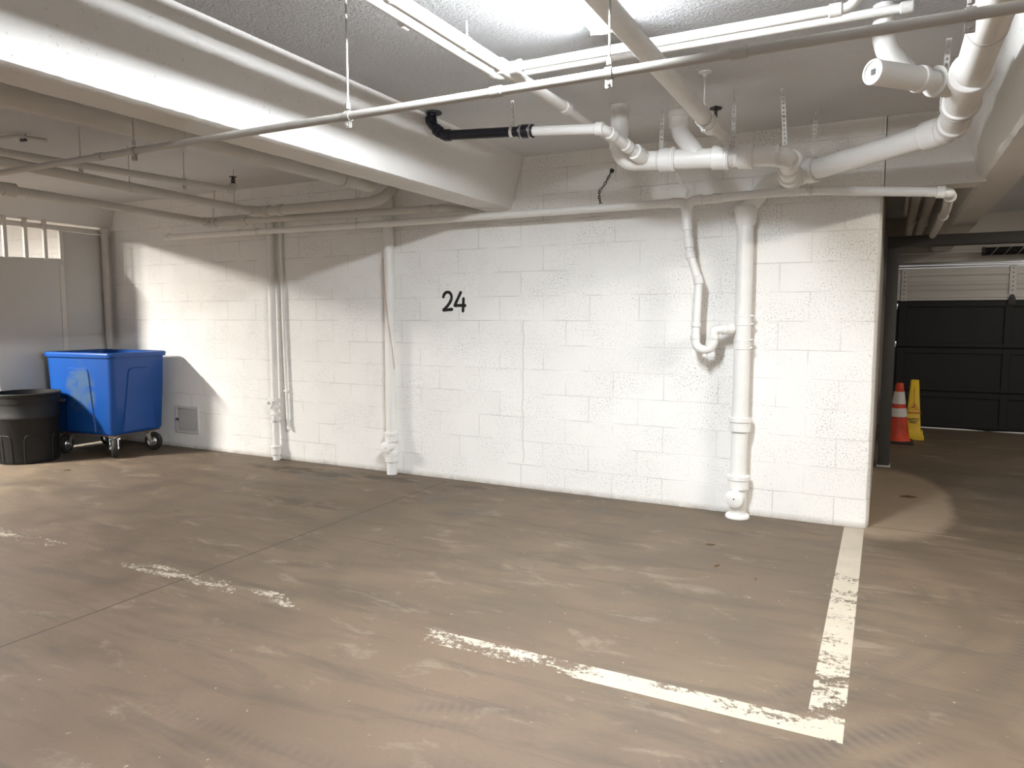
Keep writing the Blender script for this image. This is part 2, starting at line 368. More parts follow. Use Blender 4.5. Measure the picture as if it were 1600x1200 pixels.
def rr(hx, hy, r, n=6):
    out = []
    for cx, cy, a0 in ((hx - r, hy - r, 0), (-hx + r, hy - r, 90), (-hx + r, -hy + r, 180), (hx - r, -hy + r, 270)):
        for k in range(n + 1):
            a = math.radians(a0 + 90 * k / n); out.append((cx + r * math.cos(a), cy + r * math.sin(a)))
    return out
def loft(bm, rings, cap0=True, cap1=True):
    R = [[bm.verts.new(p) for p in ring] for ring in rings]; n = len(R[0])
    for i in range(len(R) - 1):
        for k in range(n): bm.faces.new((R[i][k], R[i][(k + 1) % n], R[i + 1][(k + 1) % n], R[i + 1][k]))
    if cap0: bm.faces.new(R[0][::-1])
    if cap1: bm.faces.new(R[-1])

class Shape:
    """with Shape(...) as bm: ... links ONE mesh object"""
    def __init__(self, name, material, parent=None, smooth=True, local=False, angle=40, normals=True, label=None):
        self.a = (name, material, parent, smooth, local, angle, normals, label); self.obj = None
    def __enter__(self): self.bm = bmesh.new(); return self.bm
    def __exit__(self, et, ev, tb):
        if et: return False
        name, material, parent, smooth, local, angle, normals, label = self.a
        bm = self.bm
        if normals: bmesh.ops.recalc_face_normals(bm, faces=bm.faces[:])
        if parent is not None and not local: bm.transform(world_of(parent).inverted())
        me = bpy.data.meshes.new(name); bm.to_mesh(me); bm.free()
        me.materials.append(M[material] if isinstance(material, str) else material)
        if smooth:
            for p in me.polygons: p.use_smooth = True
            me.set_sharp_from_angle(angle=math.radians(angle))
        o = bpy.data.objects.new(name, me); COL.objects.link(o)
        if parent is not None: o.parent = parent
        if label: o['label'] = label
        self.obj = o; LAST[0] = o
        return False
LAST = [None]
def world_of(o):
    m = o.matrix_basis.copy()
    return world_of(o.parent) @ m if o.parent else m
def thing(name, label, cat, loc, rotz=0.0, group=None):
    o = bpy.data.objects.new(name, None); COL.objects.link(o)
    o.empty_display_size = 0.1; o.location = loc; o.rotation_euler = (0, 0, rotz)
    o['label'] = label; o['category'] = cat
    if group: o['group'] = group
    return o
def tag(o, label, cat, group=None, kind=None):
    o['label'] = label; o['category'] = cat
    if group: o['group'] = group
    if kind: o['kind'] = kind
    return o
def struct(name, material, label=None, **k):
    s = Shape(name, material, **k)
    return s
def finish_struct(label, cat='structure'):
    o = LAST[0]; o['kind'] = 'structure'; o['label'] = label; o['category'] = cat; return o

# ------------------------------------------------------------------ the setting
ZC = 2.75; ZT = ZC - 0.001
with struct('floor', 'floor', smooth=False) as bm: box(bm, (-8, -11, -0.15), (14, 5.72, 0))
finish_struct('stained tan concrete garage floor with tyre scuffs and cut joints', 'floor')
with struct('ceiling', 'ceiling', smooth=False) as bm: box(bm, (-8, -11, ZC), (14, 5.70, ZC + 0.25))
finish_struct('rough stippled white concrete slab ceiling above the parking space', 'ceiling')
def wall_profile():
    return [(-8, 0), (7.284, 0), (7.312, 0.016), (7.325, 0.045), (7.33, 0.09), (7.33, 0.2), (-8, 0.2)]
with struct('wall_back', 'block', angle=30) as bm:
    prism(bm, wall_profile(), 0, 2.30, 'z')
    prism(bm, [(-8, 0), (7.33, 0), (7.33, 0.2), (-8, 0.2)], 2.30, ZC, 'z')
finish_struct('white painted concrete block wall behind the parking space', 'wall')
with struct('wall_passage', 'lintel', smooth=False) as bm: box(bm, (7.13, 0.2, 0), (7.33, 5.5, ZC))
finish_struct('dark side wall of the passage behind the block wall end', 'wall')
with struct('wall_right', 'beam', smooth=False) as bm:
    box(bm, (13.8, -11, 0), (14, 0, ZC)); box(bm, (11.2, -0.0, 0), (14, 0.2, ZC)); box(bm, (11.2, 0.2, 0), (11.4, 5.5, ZC))
finish_struct('plain wall at the far right of the garage', 'wall')
with struct('wall_left', 'beam', smooth=False) as bm: box(bm, (-8.2, -11, 0), (-8, 0.2, ZC))
finish_struct('plain wall at the far left of the garage', 'wall')
with struct('wall_garage_door', 'lintel', smooth=False) as bm:
    box(bm, (7.13, 5.5, 0), (7.47, 5.7, ZC)); box(bm, (10.75, 5.5, 0), (11.4, 5.7, ZC)); box(bm, (7.47, 5.5, 2.14), (10.75, 5.7, ZC))
finish_struct('rough grey concrete wall and header around the garage door', 'wall')
def rough_prism(name, mt, prof, y0, y1, lab, amp=0.004, step=0.06, edges=()):
    """long beam whose lower arrises are slightly chipped"""
    n = int((y1 - y0) / step); rings = []
    for i in range(n + 1):
        y = y0 + (y1 - y0) * i / n; ring = []
        for k, (u, w) in enumerate(prof):
            a = amp if k in edges else 0
            ring.append((u + random.uniform(-a, a), y, w + random.uniform(0, a)))
        rings.append(ring)
    with Shape(name, mt, angle=25) as bm: loft(bm, rings)
    return finish_struct(lab, 'beam')
rough_prism('ceiling_beam', 'beam', [(4.36, 2.33), (4.53, 2.328), (4.575, 2.345), (4.71, ZC + .02), (4.22, ZC + .02)], -10.99, -0.001,
            'big white painted concrete beam crossing the upper left of the view', 0.0025, 0.03, (0, 1, 2))
rough_prism('ceiling_beam', 'beam', [(7.885, 2.30), (8.08, 2.30), (8.26, ZC + .02), (7.70, ZC + .02), (7.865, 2.315)], -10.99, 5.49,
            'white painted concrete beam at the right edge above the passage', 0.0025, 0.03, (0, 1, 4))
rough_prism('ceiling_beam', 'beam', [(-0.92, 2.47), (-0.66, 2.47), (-0.64, 2.49), (-0.54, ZC + .02), (-1.02, ZC + .02)], -10.99, -0.001,
            'shaded concrete beam above the barred cage partition at far left', 0.003, 0.06, (0, 1))
with struct('lintel', 'beam', smooth=False) as bm: prism(bm, [(7.335, 2.285), (7.90, 2.285), (7.90, ZC), (7.335, ZC)], 0.0, 0.20, 'y', 0.004)
finish_struct('grey painted concrete lintel over the passage right of the block wall', 'lintel')
with struct('driveway', 'lime', smooth=False) as bm: box(bm, (5, 5.72, -0.15), (13, 12, -0.005))
finish_struct('bright daylit ground outside under the garage door', 'ground')

# parking lines: paint films a millimetre thick
with struct('parking_line', 'line_short', smooth=False) as bm: box(bm, (7.182, -2.70, 0.0002), (7.306, -0.012, 0.0012))
finish_struct('worn white line from the block wall end towards the camera', 'parking line')
with struct('parking_line', 'line_long', smooth=False) as bm: box(bm, (0.6, -2.822, 0.0002), (7.306, -2.70, 0.0012))
finish_struct('worn patchy white line across the mouth of the parking space', 'parking line')

# ------------------------------------------------------------------ strip lamps
def lamp(loc, L, em, label, w=0.13, bulge=0.026):
    x, y, z = loc
    t = thing('strip_light', label, 'ceiling light', (x, y, z))
    with Shape('housing', 'fixture', t) as bm: bbox(bm, (x - w / 2, y - L / 2, z - 0.035), (x + w / 2, y + L / 2, z), 0.004)
    with Shape('diffuser', em, t) as bm:
        prof = [(x - w * 0.46, z - 0.036)] + [(x - w * 0.46 * math.cos(a), z - 0.04 - bulge * math.sin(a)) for a in (PI * k / 10 for k in range(11))] + [(x + w * 0.46, z - 0.036)]
        prism(bm, prof, y - L / 2 + 0.015, y + L / 2 - 0.015, 'y')
    with Shape('end_cap', 'fixture', t) as bm: bbox(bm, (x - w / 2, y - L / 2, z - 0.060), (x + w / 2, y - L / 2 + 0.014, z - 0.03), 0.004)
    with Shape('end_cap', 'fixture', t) as bm: bbox(bm, (x - w / 2, y + L / 2 - 0.014, z - 0.060), (x + w / 2, y + L / 2, z - 0.03), 0.004)
    return t
lamp((6.225, -2.89, ZC), 1.22, 'emA', 'glowing white strip light on the ceiling at top centre')
lb = lamp((-1.38, -3.3, 2.627), 1.22, 'emB', 'narrow strip light hung on stems left of the far left beam', w=0.10, bulge=0.006)
for yy in (-3.7, -2.9):
    with Shape('stem', 'fixture', lb) as bm: box(bm, (-1.39, yy - 0.01, 2.626), (-1.37, yy + 0.01, ZC - 0.0005))
lamp((9.9, -2.3, ZC), 1.22, 'emC', 'strip light on the ceiling of the right bay')
lamp((6.225, -7.6, ZC), 1.22, 'emD_fill', 'added fill strip light on the ceiling behind the camera')  # unseen lamp, added to raise the brightness from behind

lamp((9.6, 3.7, ZC), 1.22, 'emE_fill', 'added fill strip light on the passage ceiling in front of the garage door')  # unseen lamp, added to brighten the passage and the door top

# ------------------------------------------------------------------ pipes
Z = Vector((0, 0, 1)); X = Vector((1, 0, 0)); Y = Vector((0, 1, 0))
def pipe(parent, name, mt, pts, r, R=0.0, seg=20, label=None):
    with Shape(name, mt, parent, label=label) as bm: tube(bm, pts, r, R, seg)
    return LAST[0]
def sleeve(parent, mt, c, d, r, w, name='coupling'):
    with Shape(name, mt, parent) as bm: collar(bm, c, d, r, w)
    return LAST[0]
def rod_hanger(parent, x, y, z, r, axis='x', mt='steel', top=ZT, flange=False):
    """threaded rod from the ceiling with a clamp round the pipe"""
    with Shape('hanger', mt, parent) as bm:
        tube(bm, [(x, y, top), (x, y, z + r + 0.02)], 0.0045, seg=8)
        if flange: turned(bm, (x, y, top), (0, 0, -1), [(0, 0.035), (0.006, 0.033), (0.012, 0.012), (0.03, 0.010)], 14)
        turned(bm, (x, y, z + r + 0.012), (0, 0, 1), [(0, 0.010), (0.022, 0.010)], 6)
    h = LAST[0]
    with Shape('clamp', mt, h) as bm:
        side = X if axis == 'x' else Y; q = Y if axis == 'x' else X
        rr_ = r + 0.003
        pts = [Vector((x, y, z)) + q * (rr_ * math.sin(a)) + Z * (rr_ * math.cos(a)) for a in (2 * PI * k / 22 for k in range(23))]
        bent_strip(bm, pts, 0.026, 0.003, side)
        for s in (-1, 1): box(bm, Vector((x, y, z - rr_ - 0.028)) + q * (s * 0.005) - q * 0.0015 - side * 0.013, Vector((x, y, z - rr_ + 0.002)) + q * (s * 0.005) + q * 0.0015 + side * 0.013)
        turned(bm, Vector((x, y, z - rr_ - 0.016)) - q * 0.014, q, [(0, 0.006), (0.028, 0.006)], 6)
    return h
def strap_hanger(parent, name, mt, top, bot, c, r, axis, nrm, wrap=True, twist=None):
    with Shape(name, mt, parent) as bm:
        strap_strip(bm, top, bot, nrm=nrm, twist=twist)
        if wrap:
            ax = Vector(axis).normalized(); s, u = frame_of(ax); c = Vector(c)
            bent_strip(bm, [c + (s * math.cos(a) + u * math.sin(a)) * (r + 0.002) for a in (2 * PI * k / 24 for k in range(25))], 0.02, 0.0016, ax)
    return LAST[0]

# --- long grey pipe across the whole view
SY, SZ, SR = -2.985, 2.275, 0.0165
t = thing('sprinkler_pipe', 'long thin grey pipe crossing the whole view under the beams on rod hangers', 'pipe', (5.3, SY, SZ))
pipe(t, 'tube', 'steel', [(0.6, SY, SZ), (10.4, SY, SZ)], SR)
for x in (3.72, 6.06, 6.93): sleeve(t, 'steel', (x, SY, SZ), X, SR + 0.004, 0.055)
for x in (5.362, 6.50, 7.548): rod_hanger(t, x, SY, SZ, SR, 'x', 'steel')
rod_hanger(t, 3.996, SY, SZ, SR, 'x', 'steel')

# --- pipes over the parking space, running towards the wall
t = thing('water_pipe', 'thin white ceiling pipe bending right beside the strip light, upper of the crossing pair', 'pipe', (5.51, -2.6, 2.70))
pipe(t, 'tube', 'white', [(5.47, -9, 2.70), (5.52, -1.97, 2.70), (7.40, -1.955, 2.70)], 0.018, 0.03)
sleeve(t, 'white', (5.515, -2.03, 2.70), Y, 0.022, 0.05, 'elbow'); sleeve(t, 'white', (5.485, -2.75, 2.70), Y, 0.022, 0.045)
with Shape('end_cap', 'white', t) as bm: collar(bm, (7.40, -1.955, 2.70), X, 0.023, 0.05)
for x in (5.9, 6.9): 
    with Shape('clip', 'white', t) as bm: bbox(bm, (x - .012, -1.98, 2.70), (x + .012, -1.93, ZT), 0.002)

t = thing('water_pipe', 'thicker white ceiling pipe with a tee, running past the strip light to the block wall', 'pipe', (5.66, -2.3, 2.65))
pipe(t, 'tube', 'white', [(5.60, -9, 2.65), (5.68, -2.19, 2.65), (5.684, -1.45, 2.65)], 0.029)
pipe(t, 'tube', 'white', [(5.684, -1.5, 2.65), (5.65, 0.0, 2.65)], 0.022)
sleeve(t, 'white', (5.684, -1.46, 2.65), Y, 0.036, 0.07)
with Shape('tee', 'white', t) as bm:
    collar(bm, (5.68, -2.19, 2.65), Y, 0.038, 0.12); turned(bm, (5.68, -2.19, 2.65), X, [(0, 0.03), (0.07, 0.03), (0.071, 0.034), (0.085, 0.034)])
pipe(t, 'branch', 'white', [(5.70, -2.19, 2.65), (7.225, -2.19, 2.65), (7.235, -2.19, ZT)], 0.021, 0.05)
sleeve(t, 'white', (7.15, -2.19, 2.65), X, 0.026, 0.05, 'elbow')
for y in (-2.55, -3.1):
    with Shape('hanger', 'white', t) as bm:
        xx = 5.68 + (y + 2.19) * 0.0117
        tube(bm, [(xx, y, ZT), (xx, y, 2.68)], 0.004, seg=8); collar(bm, (xx, y, 2.65), Y, 0.032, 0.02)

t = thing('drain_pipe', 'fat white sloping ceiling pipe with a black valve handle, right of the strip light', 'pipe', (6.45, -1.9, 2.53))
pipe(t, 'tube', 'white', [(6.385, -3.5, 2.71), (6.395, -3.35, 2.612), (6.417, -2.67, 2.58), (6.447, -1.98, 2.54), (6.469, -1.30, 2.505)], 0.043, 0.05)
with Shape('elbow', 'white', t) as bm: tube(bm, [(6.385, -3.5, 2.62), (6.385, -3.5, ZT)], 0.048)
with Shape('coupling', 'white', t) as bm: collar(bm, (6.47, -1.285, 2.504), (0.03, 1, -0.05), 0.051, 0.09)
pipe(t, 'reduced_tube', 'white', [(6.469, -1.30, 2.505), (6.497, -1.0, 2.492)], 0.03)
rod_hanger(t, 6.466, -1.40, 2.508, 0.043, 'y', 'white', flange=True)
with Shape('valve_handle', 'dark', t) as bm:
    turned(bm, (6.485, -1.20, 2.53), Z, [(0, 0.010), (0.075, 0.009)], 12)
    turned(bm, (6.485, -1.20, 2.600), Z, [(0, 0.012), (0.002, 0.034), (0.010, 0.036), (0.014, 0.012), (0.020, 0.010)], 8)

# --- black drain from the beam, reducing to white and dropping into the waste run
BY = -1.43
t = thing('drain_pipe', 'black plastic drain from the beam joined by a rubber sleeve to a white pipe', 'pipe', (5.0, BY, 2.58))
pipe(t, 'black_tube', 'black', [(4.748, BY, ZT), (4.735, BY, 2.685), (4.83, BY, 2.596), (5.40, BY, 2.556)], 0.030, 0.05, label='black plastic tube')
with Shape('flange', 'black', t, label='black ceiling flange') as bm: collar(bm, (4.765, BY, 2.742), Z, 0.050, 0.014)
for c, d in (((4.742, BY, 2.700), (0.15, 0, -1)), ((4.795, BY, 2.628), (1, 0, -0.8)), ((4.865, BY, 2.594), (1, 0, -.08))):
    sleeve(t, 'black', c, d, 0.037, 0.045, 'elbow_collar')
with Shape('rubber_sleeve', 'black', t) as bm: collar(bm, (5.42, BY, 2.554), (1, 0, -.07), 0.040, 0.095)
sl = LAST[0]
for dx in (-0.03, 0.03):
    with Shape('clamp_band', 'chrome', sl) as bm: collar(bm, (5.42 + dx, BY, 2.554 - dx * .07), (1, 0, -.07), 0.0425, 0.012, 0.002); bbox(bm, (5.412 + dx, BY - 0.052, 2.545), (5.428 + dx, BY - 0.036, 2.562), 0.002)
pipe(t, 'white_tube', 'pvc', [(5.45, BY, 2.552), (5.910, BY, 2.513), (5.995, -1.165, 2.437)], 0.029, 0.05, label='white plastic tube')
sleeve(t, 'pvc', (5.885, BY, 2.515), (1, 0, -.09), 0.037, 0.05, 'elbow_collar'); sleeve(t, 'pvc', (5.932, -1.365, 2.494), (.31, .92, -.26), 0.037, 0.045, 'elbow_collar')
sleeve(t, 'pvc', (5.978, -1.215, 2.452), (.31, .92, -.26), 0.037, 0.05)
strap_hanger(t, 'strap', 'strap', (5.325, BY, ZT), (5.325, BY, 2.59), (5.325, BY, 2.561), 0.030, (1, 0, -.07), (0, -1, 0))

# --- main waste run under the slab: two stubs, couplings, elbow into the wye
RY = -1.02
t = thing('waste_pipe', 'fat white waste pipe run below the ceiling with two drop stubs and an end elbow', 'pipe', (6.3, RY, 2.38))
pipe(t, 'main_tube', 'pvc', [(5.862, RY, ZT), (5.862, RY, 2.410), (6.60, RY, 2.368), (6.86, RY + .01, 2.352), (6.826, -0.70, 2.300), (6.818, -0.54, 2.318)], 0.057, 0.11, 24)
pipe(t, 'drop_bend', 'pvc', [(6.235, RY, ZT), (6.235, RY, 2.60), (6.245, RY, 2.535), (6.345, RY, 2.405)], 0.052, 0.09, 24)
with Shape('hub', 'pvc', t) as bm: hub(bm, (6.235, RY, 2.62), Z, 0.066, 0.10)
with Shape('hub', 'pvc', t) as bm: hub(bm, (5.862, RY, 2.515), Z, 0.067, 0.06)
for x in (6.17, 6.485, 6.625):
    z = 2.410 - (x - 5.862) * 0.0569
    w = 0.10 if x < 6.5 else 0.085
    with Shape('coupling', 'pvc', t) as bm:
        collar(bm, (x, RY, z), (1, 0, -.057), 0.069, w); collar(bm, (x + w * 0.32, RY, z), (1, 0, -.057), 0.073, 0.02)
with Shape('wye_boss', 'pvc', t) as bm: turned(bm, (5.988, -1.185, 2.444), (.31, .92, -.26), [(0.0, 0.031), (0.04, 0.033), (0.042, 0.047), (0.06, 0.049), (0.13, 0.043)])
with Shape('hub', 'pvc', t) as bm: collar(bm, (6.826, -0.69, 2.302), (-.1, 1, -.1), 0.070, 0.05); collar(bm, (6.838, -0.82, 2.315), (-.1, 1, -.15), 0.064, 0.03)
with Shape('elbow_ridge', 'pvc', t) as bm: collar(bm, (6.86, -0.93, 2.338), (.1, 1, -.15), 0.061, 0.02)
strap_hanger(t, 'strap', 'strap', (6.800, -0.93, ZT), (6.832, -1.0, 2.412), (6.80, RY, 2.356), 0.057, X, (0, -1, 0))
strap_hanger(t, 'strap', 'strap', (6.548, -1.0, ZT), (6.548, RY, 2.43), (6.548, RY, 2.371), 0.057, X, (0, -1, 0), True, PI / 2)
strap_hanger(t, 'strap', 'strap', (6.125, -1.0, ZT), (6.128, RY, 2.452), (6.118, RY, 2.396), 0.057, X, (0, -1, 0), True, PI / 2)
with Shape('bracket', 'strap', t) as bm: bent_strip(bm, [(6.20, -0.94, 2.33), (6.205, -0.80, 2.27), (6.20, -0.62, 2.28), (6.17, -0.55, 2.24)], 0.022, 0.004, X)

# --- big branch from the right joining at the wye and dropping to the stack
t = thing('waste_pipe', 'fattest white waste pipe angling in from the top right with a capped side branch', 'pipe', (7.62, -1.4, 2.44))
BR = 0.064
pipe(t, 'main_tube', 'pvc', [(7.655, -5.2, 2.475), (7.65, -2.43, 2.452), (7.645, -0.88, 2.435), (6.93, -0.375, 2.376), (6.905, -0.357, 2.376)], BR, 0.10, 24)
d_ = Vector((-.715, .505, -.06))
pipe(t, 'wye_body', 'pvc', [(6.91, -0.365, 2.378), (6.62, -0.085, 2.370), (6.490, -0.090, 2.20)], 0.055, 0.09, 24)
with Shape('hub', 'pvc', t) as bm: collar(bm, (6.925, -0.37, 2.376), d_, 0.079, 0.06); collar(bm, (6.88, -0.34, 2.372), d_, 0.070, 0.10)
with Shape('hub', 'pvc', t) as bm: turned(bm, (6.818, -0.56, 2.316), (0, 1, 0.1), [(0, 0.074), (0.07, 0.074), (0.09, 0.064), (0.20, 0.060)])
with Shape('hub', 'pvc', t) as bm: collar(bm, (7.56, -0.82, 2.428), d_, 0.078, 0.10); collar(bm, (7.61, -0.86, 2.432), d_, 0.071, 0.05)
with Shape('hub', 'pvc', t) as bm: collar(bm, (7.645, -1.00, 2.437), Y, 0.078, 0.07)
with Shape('hub', 'pvc', t) as bm: collar(bm, (7.646, -1.36, 2.440), Y, 0.082, 0.07)
with Shape('hub', 'pvc', t) as bm: collar(bm, (7.647, -1.80, 2.445), Y, 0.084, 0.08); collar(bm, (7.647, -1.58, 2.443), Y, 0.073, 0.40)
bd = Vector((-0.68, -0.735, 0.0)).normalized(); b0 = Vector((7.62, -1.62, 2.455))
with Shape('side_branch', 'pvc', t) as bm: turned(bm, b0, bd, [(0, 0.040), (0.47, 0.040)])
with Shape('branch_hub', 'pvc', t) as bm: turned(bm, b0 + bd * 0.06, bd, [(0, 0.058), (0.060, 0.058), (0.066, 0.064), (0.088, 0.064), (0.089, 0.050), (0.09, 0.046)])
with Shape('branch_hub', 'pvc', t) as bm: turned(bm, b0 + bd * 0.22, bd, [(0, 0.052), (0.004, 0.056), (0.022, 0.056), (0.026, 0.050), (0.27, 0.050)])
with Shape('cleanout_cap', 'pvc', t) as bm:
    e = b0 + bd * 0.47
    turned(bm, e, bd, [(0, 0.050), (0.02, 0.052), (0.026, 0.050), (0.027, 0.042), (0.020, 0.040), (0.020, 0.001)])
cp = LAST[0]
with Shape('socket', 'dark', cp) as bm:
    s, u = frame_of(bd); mt = Matrix((( s.x, u.x, bd.x, e.x), (s.y, u.y, bd.y, e.y), (s.z, u.z, bd.z, e.z), (0, 0, 0, 1)))
    bbox(bm, (-0.012, -0.012, 0.018), (0.012, 0.012, 0.0225), 0.002, 1, mt)
pipe(t, 'drop_tube', 'pvc', [(7.318, -1.885, ZT), (7.318, -1.885, 2.62), (7.335, -1.875, 2.56), (7.43, -1.80, 2.46)], 0.044, 0.09, 24)
strap_hanger(t, 'strap', 'strap', (6.94, -0.445, ZT), (6.934, -0.44, 2.45), (6.95, -0.388, 2.377), 0.066, (-.715, .505, -.06), (0, -1, 0))
strap_hanger(t, 'strap', 'strap', (7.585, -1.36, ZT), (7.572, -1.36, 2.45), (7.646, -1.36, 2.440), 0.083, Y, (0, -1, 0))
strap_hanger(t, 'strap', 'strap', (7.60, -2.33, ZT), (7.592, -2.33, 2.46), (7.649, -2.33, 2.452), BR, Y, (0, -1, 0))

# --- soil stack
PX, PY = 6.478, -0.095
t = thing('soil_stack', 'thick white vertical stack pipe with a belled top and a round cleanout near the floor', 'pipe', (PX, PY, 0))
pipe(t, 'tube', 'white', [(PX, PY, 0.0), (PX, PY, 2.16)], 0.0575, 0, 28)
with Shape('hub', 'white', t) as bm: turned(bm, (PX, PY, 2.085), Z, [(0, 0.058), (0.022, 0.070), (0.09, 0.073), (0.098, 0.079), (0.13, 0.079), (0.137, 0.070)], 28)
for zz in (1.425, 1.255):
    with Shape('band_coupling', 'white', t) as bm: collar(bm, (PX, PY, zz), Z, 0.0605, 0.075, 0.003); collar(bm, (PX, PY, zz + 0.030), Z, 0.0615, 0.01, 0.002); collar(bm, (PX, PY, zz - 0.030), Z, 0.0615, 0.01, 0.002)
    b = LAST[0]
    for dz in (0.028, -0.028):
        with Shape('screw', 'chrome', b) as bm: bbox(bm, (PX + 0.052, PY - 0.012, zz + dz - 0.008), (PX + 0.074, PY + 0.012, zz + dz + 0.008), 0.002)
for zz in (0.685, 0.265):
    with Shape('hub', 'white', t) as bm: turned(bm, (PX, PY, zz - 0.055), Z, [(0, 0.060), (0.004, 0.074), (0.068, 0.074), (0.072, 0.081), (0.100, 0.081), (0.104, 0.072)], 28)
cd = Vector((-0.12, -1, 0.0)).normalized()
with Shape('cleanout_plug', 'white', t) as bm:
    turned(bm, Vector((PX, PY, 0.152)), cd, [(0, 0.055), (0.070, 0.055), (0.072, 0.064), (0.092, 0.064), (0.095, 0.060), (0.096, 0.0)], 28)
pg = LAST[0]
with Shape('bolt', 'dark', pg) as bm: turned(bm, Vector((PX, PY, 0.152)) + cd * 0.094, cd, [(0, 0.006), (0.006, 0.005)], 8)
with Shape('floor_flange', 'white', t) as bm: turned(bm, (PX, PY, 0), Z, [(0, 0.084), (0.012, 0.086), (0.026, 0.078), (0.032, 0.062)], 28)

# --- long drain along the wall with the trap
DY, DR = -0.20, 0.0295
t = thing('long_drain', 'long thin white drain pipe along the block wall with a hanging trap', 'pipe', (3.3, DY, 2.28))
mt_ = 'white'
pipe(t, 'tube', mt_, [(0.585, DY, 2.294), (3.414, DY, 2.267), (6.04, DY, 2.263)], DR)
pipe(t, 'tube', mt_, [(6.14, DY, 2.268), (6.47, DY, 2.279), (6.82, DY, 2.281), (6.96, DY, 2.274), (7.695, DY, 2.205), (7.725, 0.6, 2.203), (7.728, 2.34, 2.20)], DR, 0.05)
with Shape('end_cap', mt_, t) as bm: turned(bm, (0.565, DY, 2.294), X, [(0, 0.026), (0.004, 0.036), (0.055, 0.036), (0.056, 0.030)])
for x, z in ((1.63, 2.284), (3.47, 2.267), (6.30, 2.274), (6.80, 2.281)): sleeve(t, mt_, (x, DY, z), X, DR + 0.0045, 0.07)
with Shape('double_elbow', mt_, t) as bm:
    tube(bm, [(5.99, DY, 2.263), (6.072, DY, 2.261), (6.086, DY, 2.195), (6.088, DY, 2.13)], 0.0345, 0.055)
    tube(bm, [(6.185, DY, 2.270), (6.104, DY, 2.265), (6.092, DY, 2.195), (6.090, DY, 2.13)], 0.0345, 0.055)
    collar(bm, (5.99, DY, 2.263), X, 0.037, 0.03); collar(bm, (6.185, DY, 2.270), X, 0.037, 0.03)
pipe(t, 'trap_riser', mt_, [(6.089, DY, 2.15), (6.105, DY, 2.00), (6.118, DY, 1.895), (6.184, DY, 1.70), (6.170, DY, 1.33)], DR, 0.05)
for c, d, w in (((6.092, DY, 2.11), (0.08, 0, -1), 0.09), ((6.108, DY, 1.975), (0.1, 0, -1), 0.07), ((6.119, DY, 1.89), (0.2, 0, -1), 0.05), ((6.180, DY, 1.71), (0.2, 0, -1), 0.06), ((6.172, DY, 1.395), (-.03, 0, -1), 0.035), ((6.169, DY, 1.305), (-.03, 0, -1), 0.03)):
    sleeve(t, mt_, c, d, 0.0355, w, 'coupling')
pipe(t, 'trap_bend', mt_, [(6.170, DY, 1.335), (6.174, DY, 1.217), (6.300, DY, 1.217), (6.298, DY, 1.358), (6.345, DY + .02, 1.362), (6.425, -0.128, 1.366)], 0.031, 0.060)
sleeve(t, mt_, (6.299, DY, 1.305), Z, 0.0355, 0.03); sleeve(t, mt_, (6.362, DY + .035, 1.362), (1, .55, 0), 0.038, 0.035); sleeve(t, mt_, (6.402, -0.142, 1.364), (1, .55, 0), 0.041, 0.04, 'slip_nut')
with Shape('drain_plug', mt_, t) as bm: turned(bm, (6.237, DY, 1.200), (0, 0, -1), [(0, 0.014), (0.024, 0.014), (0.025, 0.018), (0.036, 0.016)], 8)
sleeve(t, mt_, (7.645, DY, 2.2095), (1, 0, -.09), 0.0365, 0.05, 'elbow'); sleeve(t, mt_, (7.706, -0.02, 2.2035), (.05, 1, 0), 0.0365, 0.05, 'elbow'); sleeve(t, mt_, (7.727, 0.95, 2.202), Y, 0.0365, 0.06)
strap_hanger(t, 'strap', 'strap', (6.874, -0.238, 2.315), (6.910, -0.224, 2.252), (6.910, DY, 2.278), DR, X, (0, -1, 0))
strap_hanger(t, 'strap', 'strap', (3.09, -0.16, ZT), (3.130, -0.222, 2.246), (3.135, DY, 2.270), DR, X, (0, -1, 0))
with Shape('strap', 'strap', t) as bm: strap_strip(bm, (3.21, -0.19, ZT), (3.140, -0.22, 2.44), nrm=(0, -1, 0))
strap_hanger(t, 'strap', 'strap', (1.87, -0.245, 2.43), (1.892, -0.222, 2.258), (1.90, DY, 2.282), DR, X, (0, -1, 0))
with Shape('chain', 'dark', t) as bm:                                   # dark chain looped from the wall to the pipe
    cp_ = [(5.458, -0.010, 2.572), (5.452, -0.03, 2.55), (5.415, -0.06, 2.46), (5.385, -0.09, 2.41), (5.40, -0.13, 2.35), (5.43, -0.175, 2.295)]
    for i in range(len(cp_) - 1):
        a, b = Vector(cp_[i]), Vector(cp_[i + 1]); n = max(1, int((b - a).length / 0.022))
        for k in range(n):
            c = a.lerp(b, (k + 0.5) / n); d = (b - a).normalized(); s, u = frame_of(d)
            if k % 2: s = u
            tube(bm, [c + d * (0.016 * math.cos(q)) + s * (0.008 * math.sin(q)) for q in (2 * PI * j / 10 for j in range(11))], 0.0032, seg=6)
    collar(bm, (5.458, -0.0135, 2.572), Y, 0.016, 0.024)

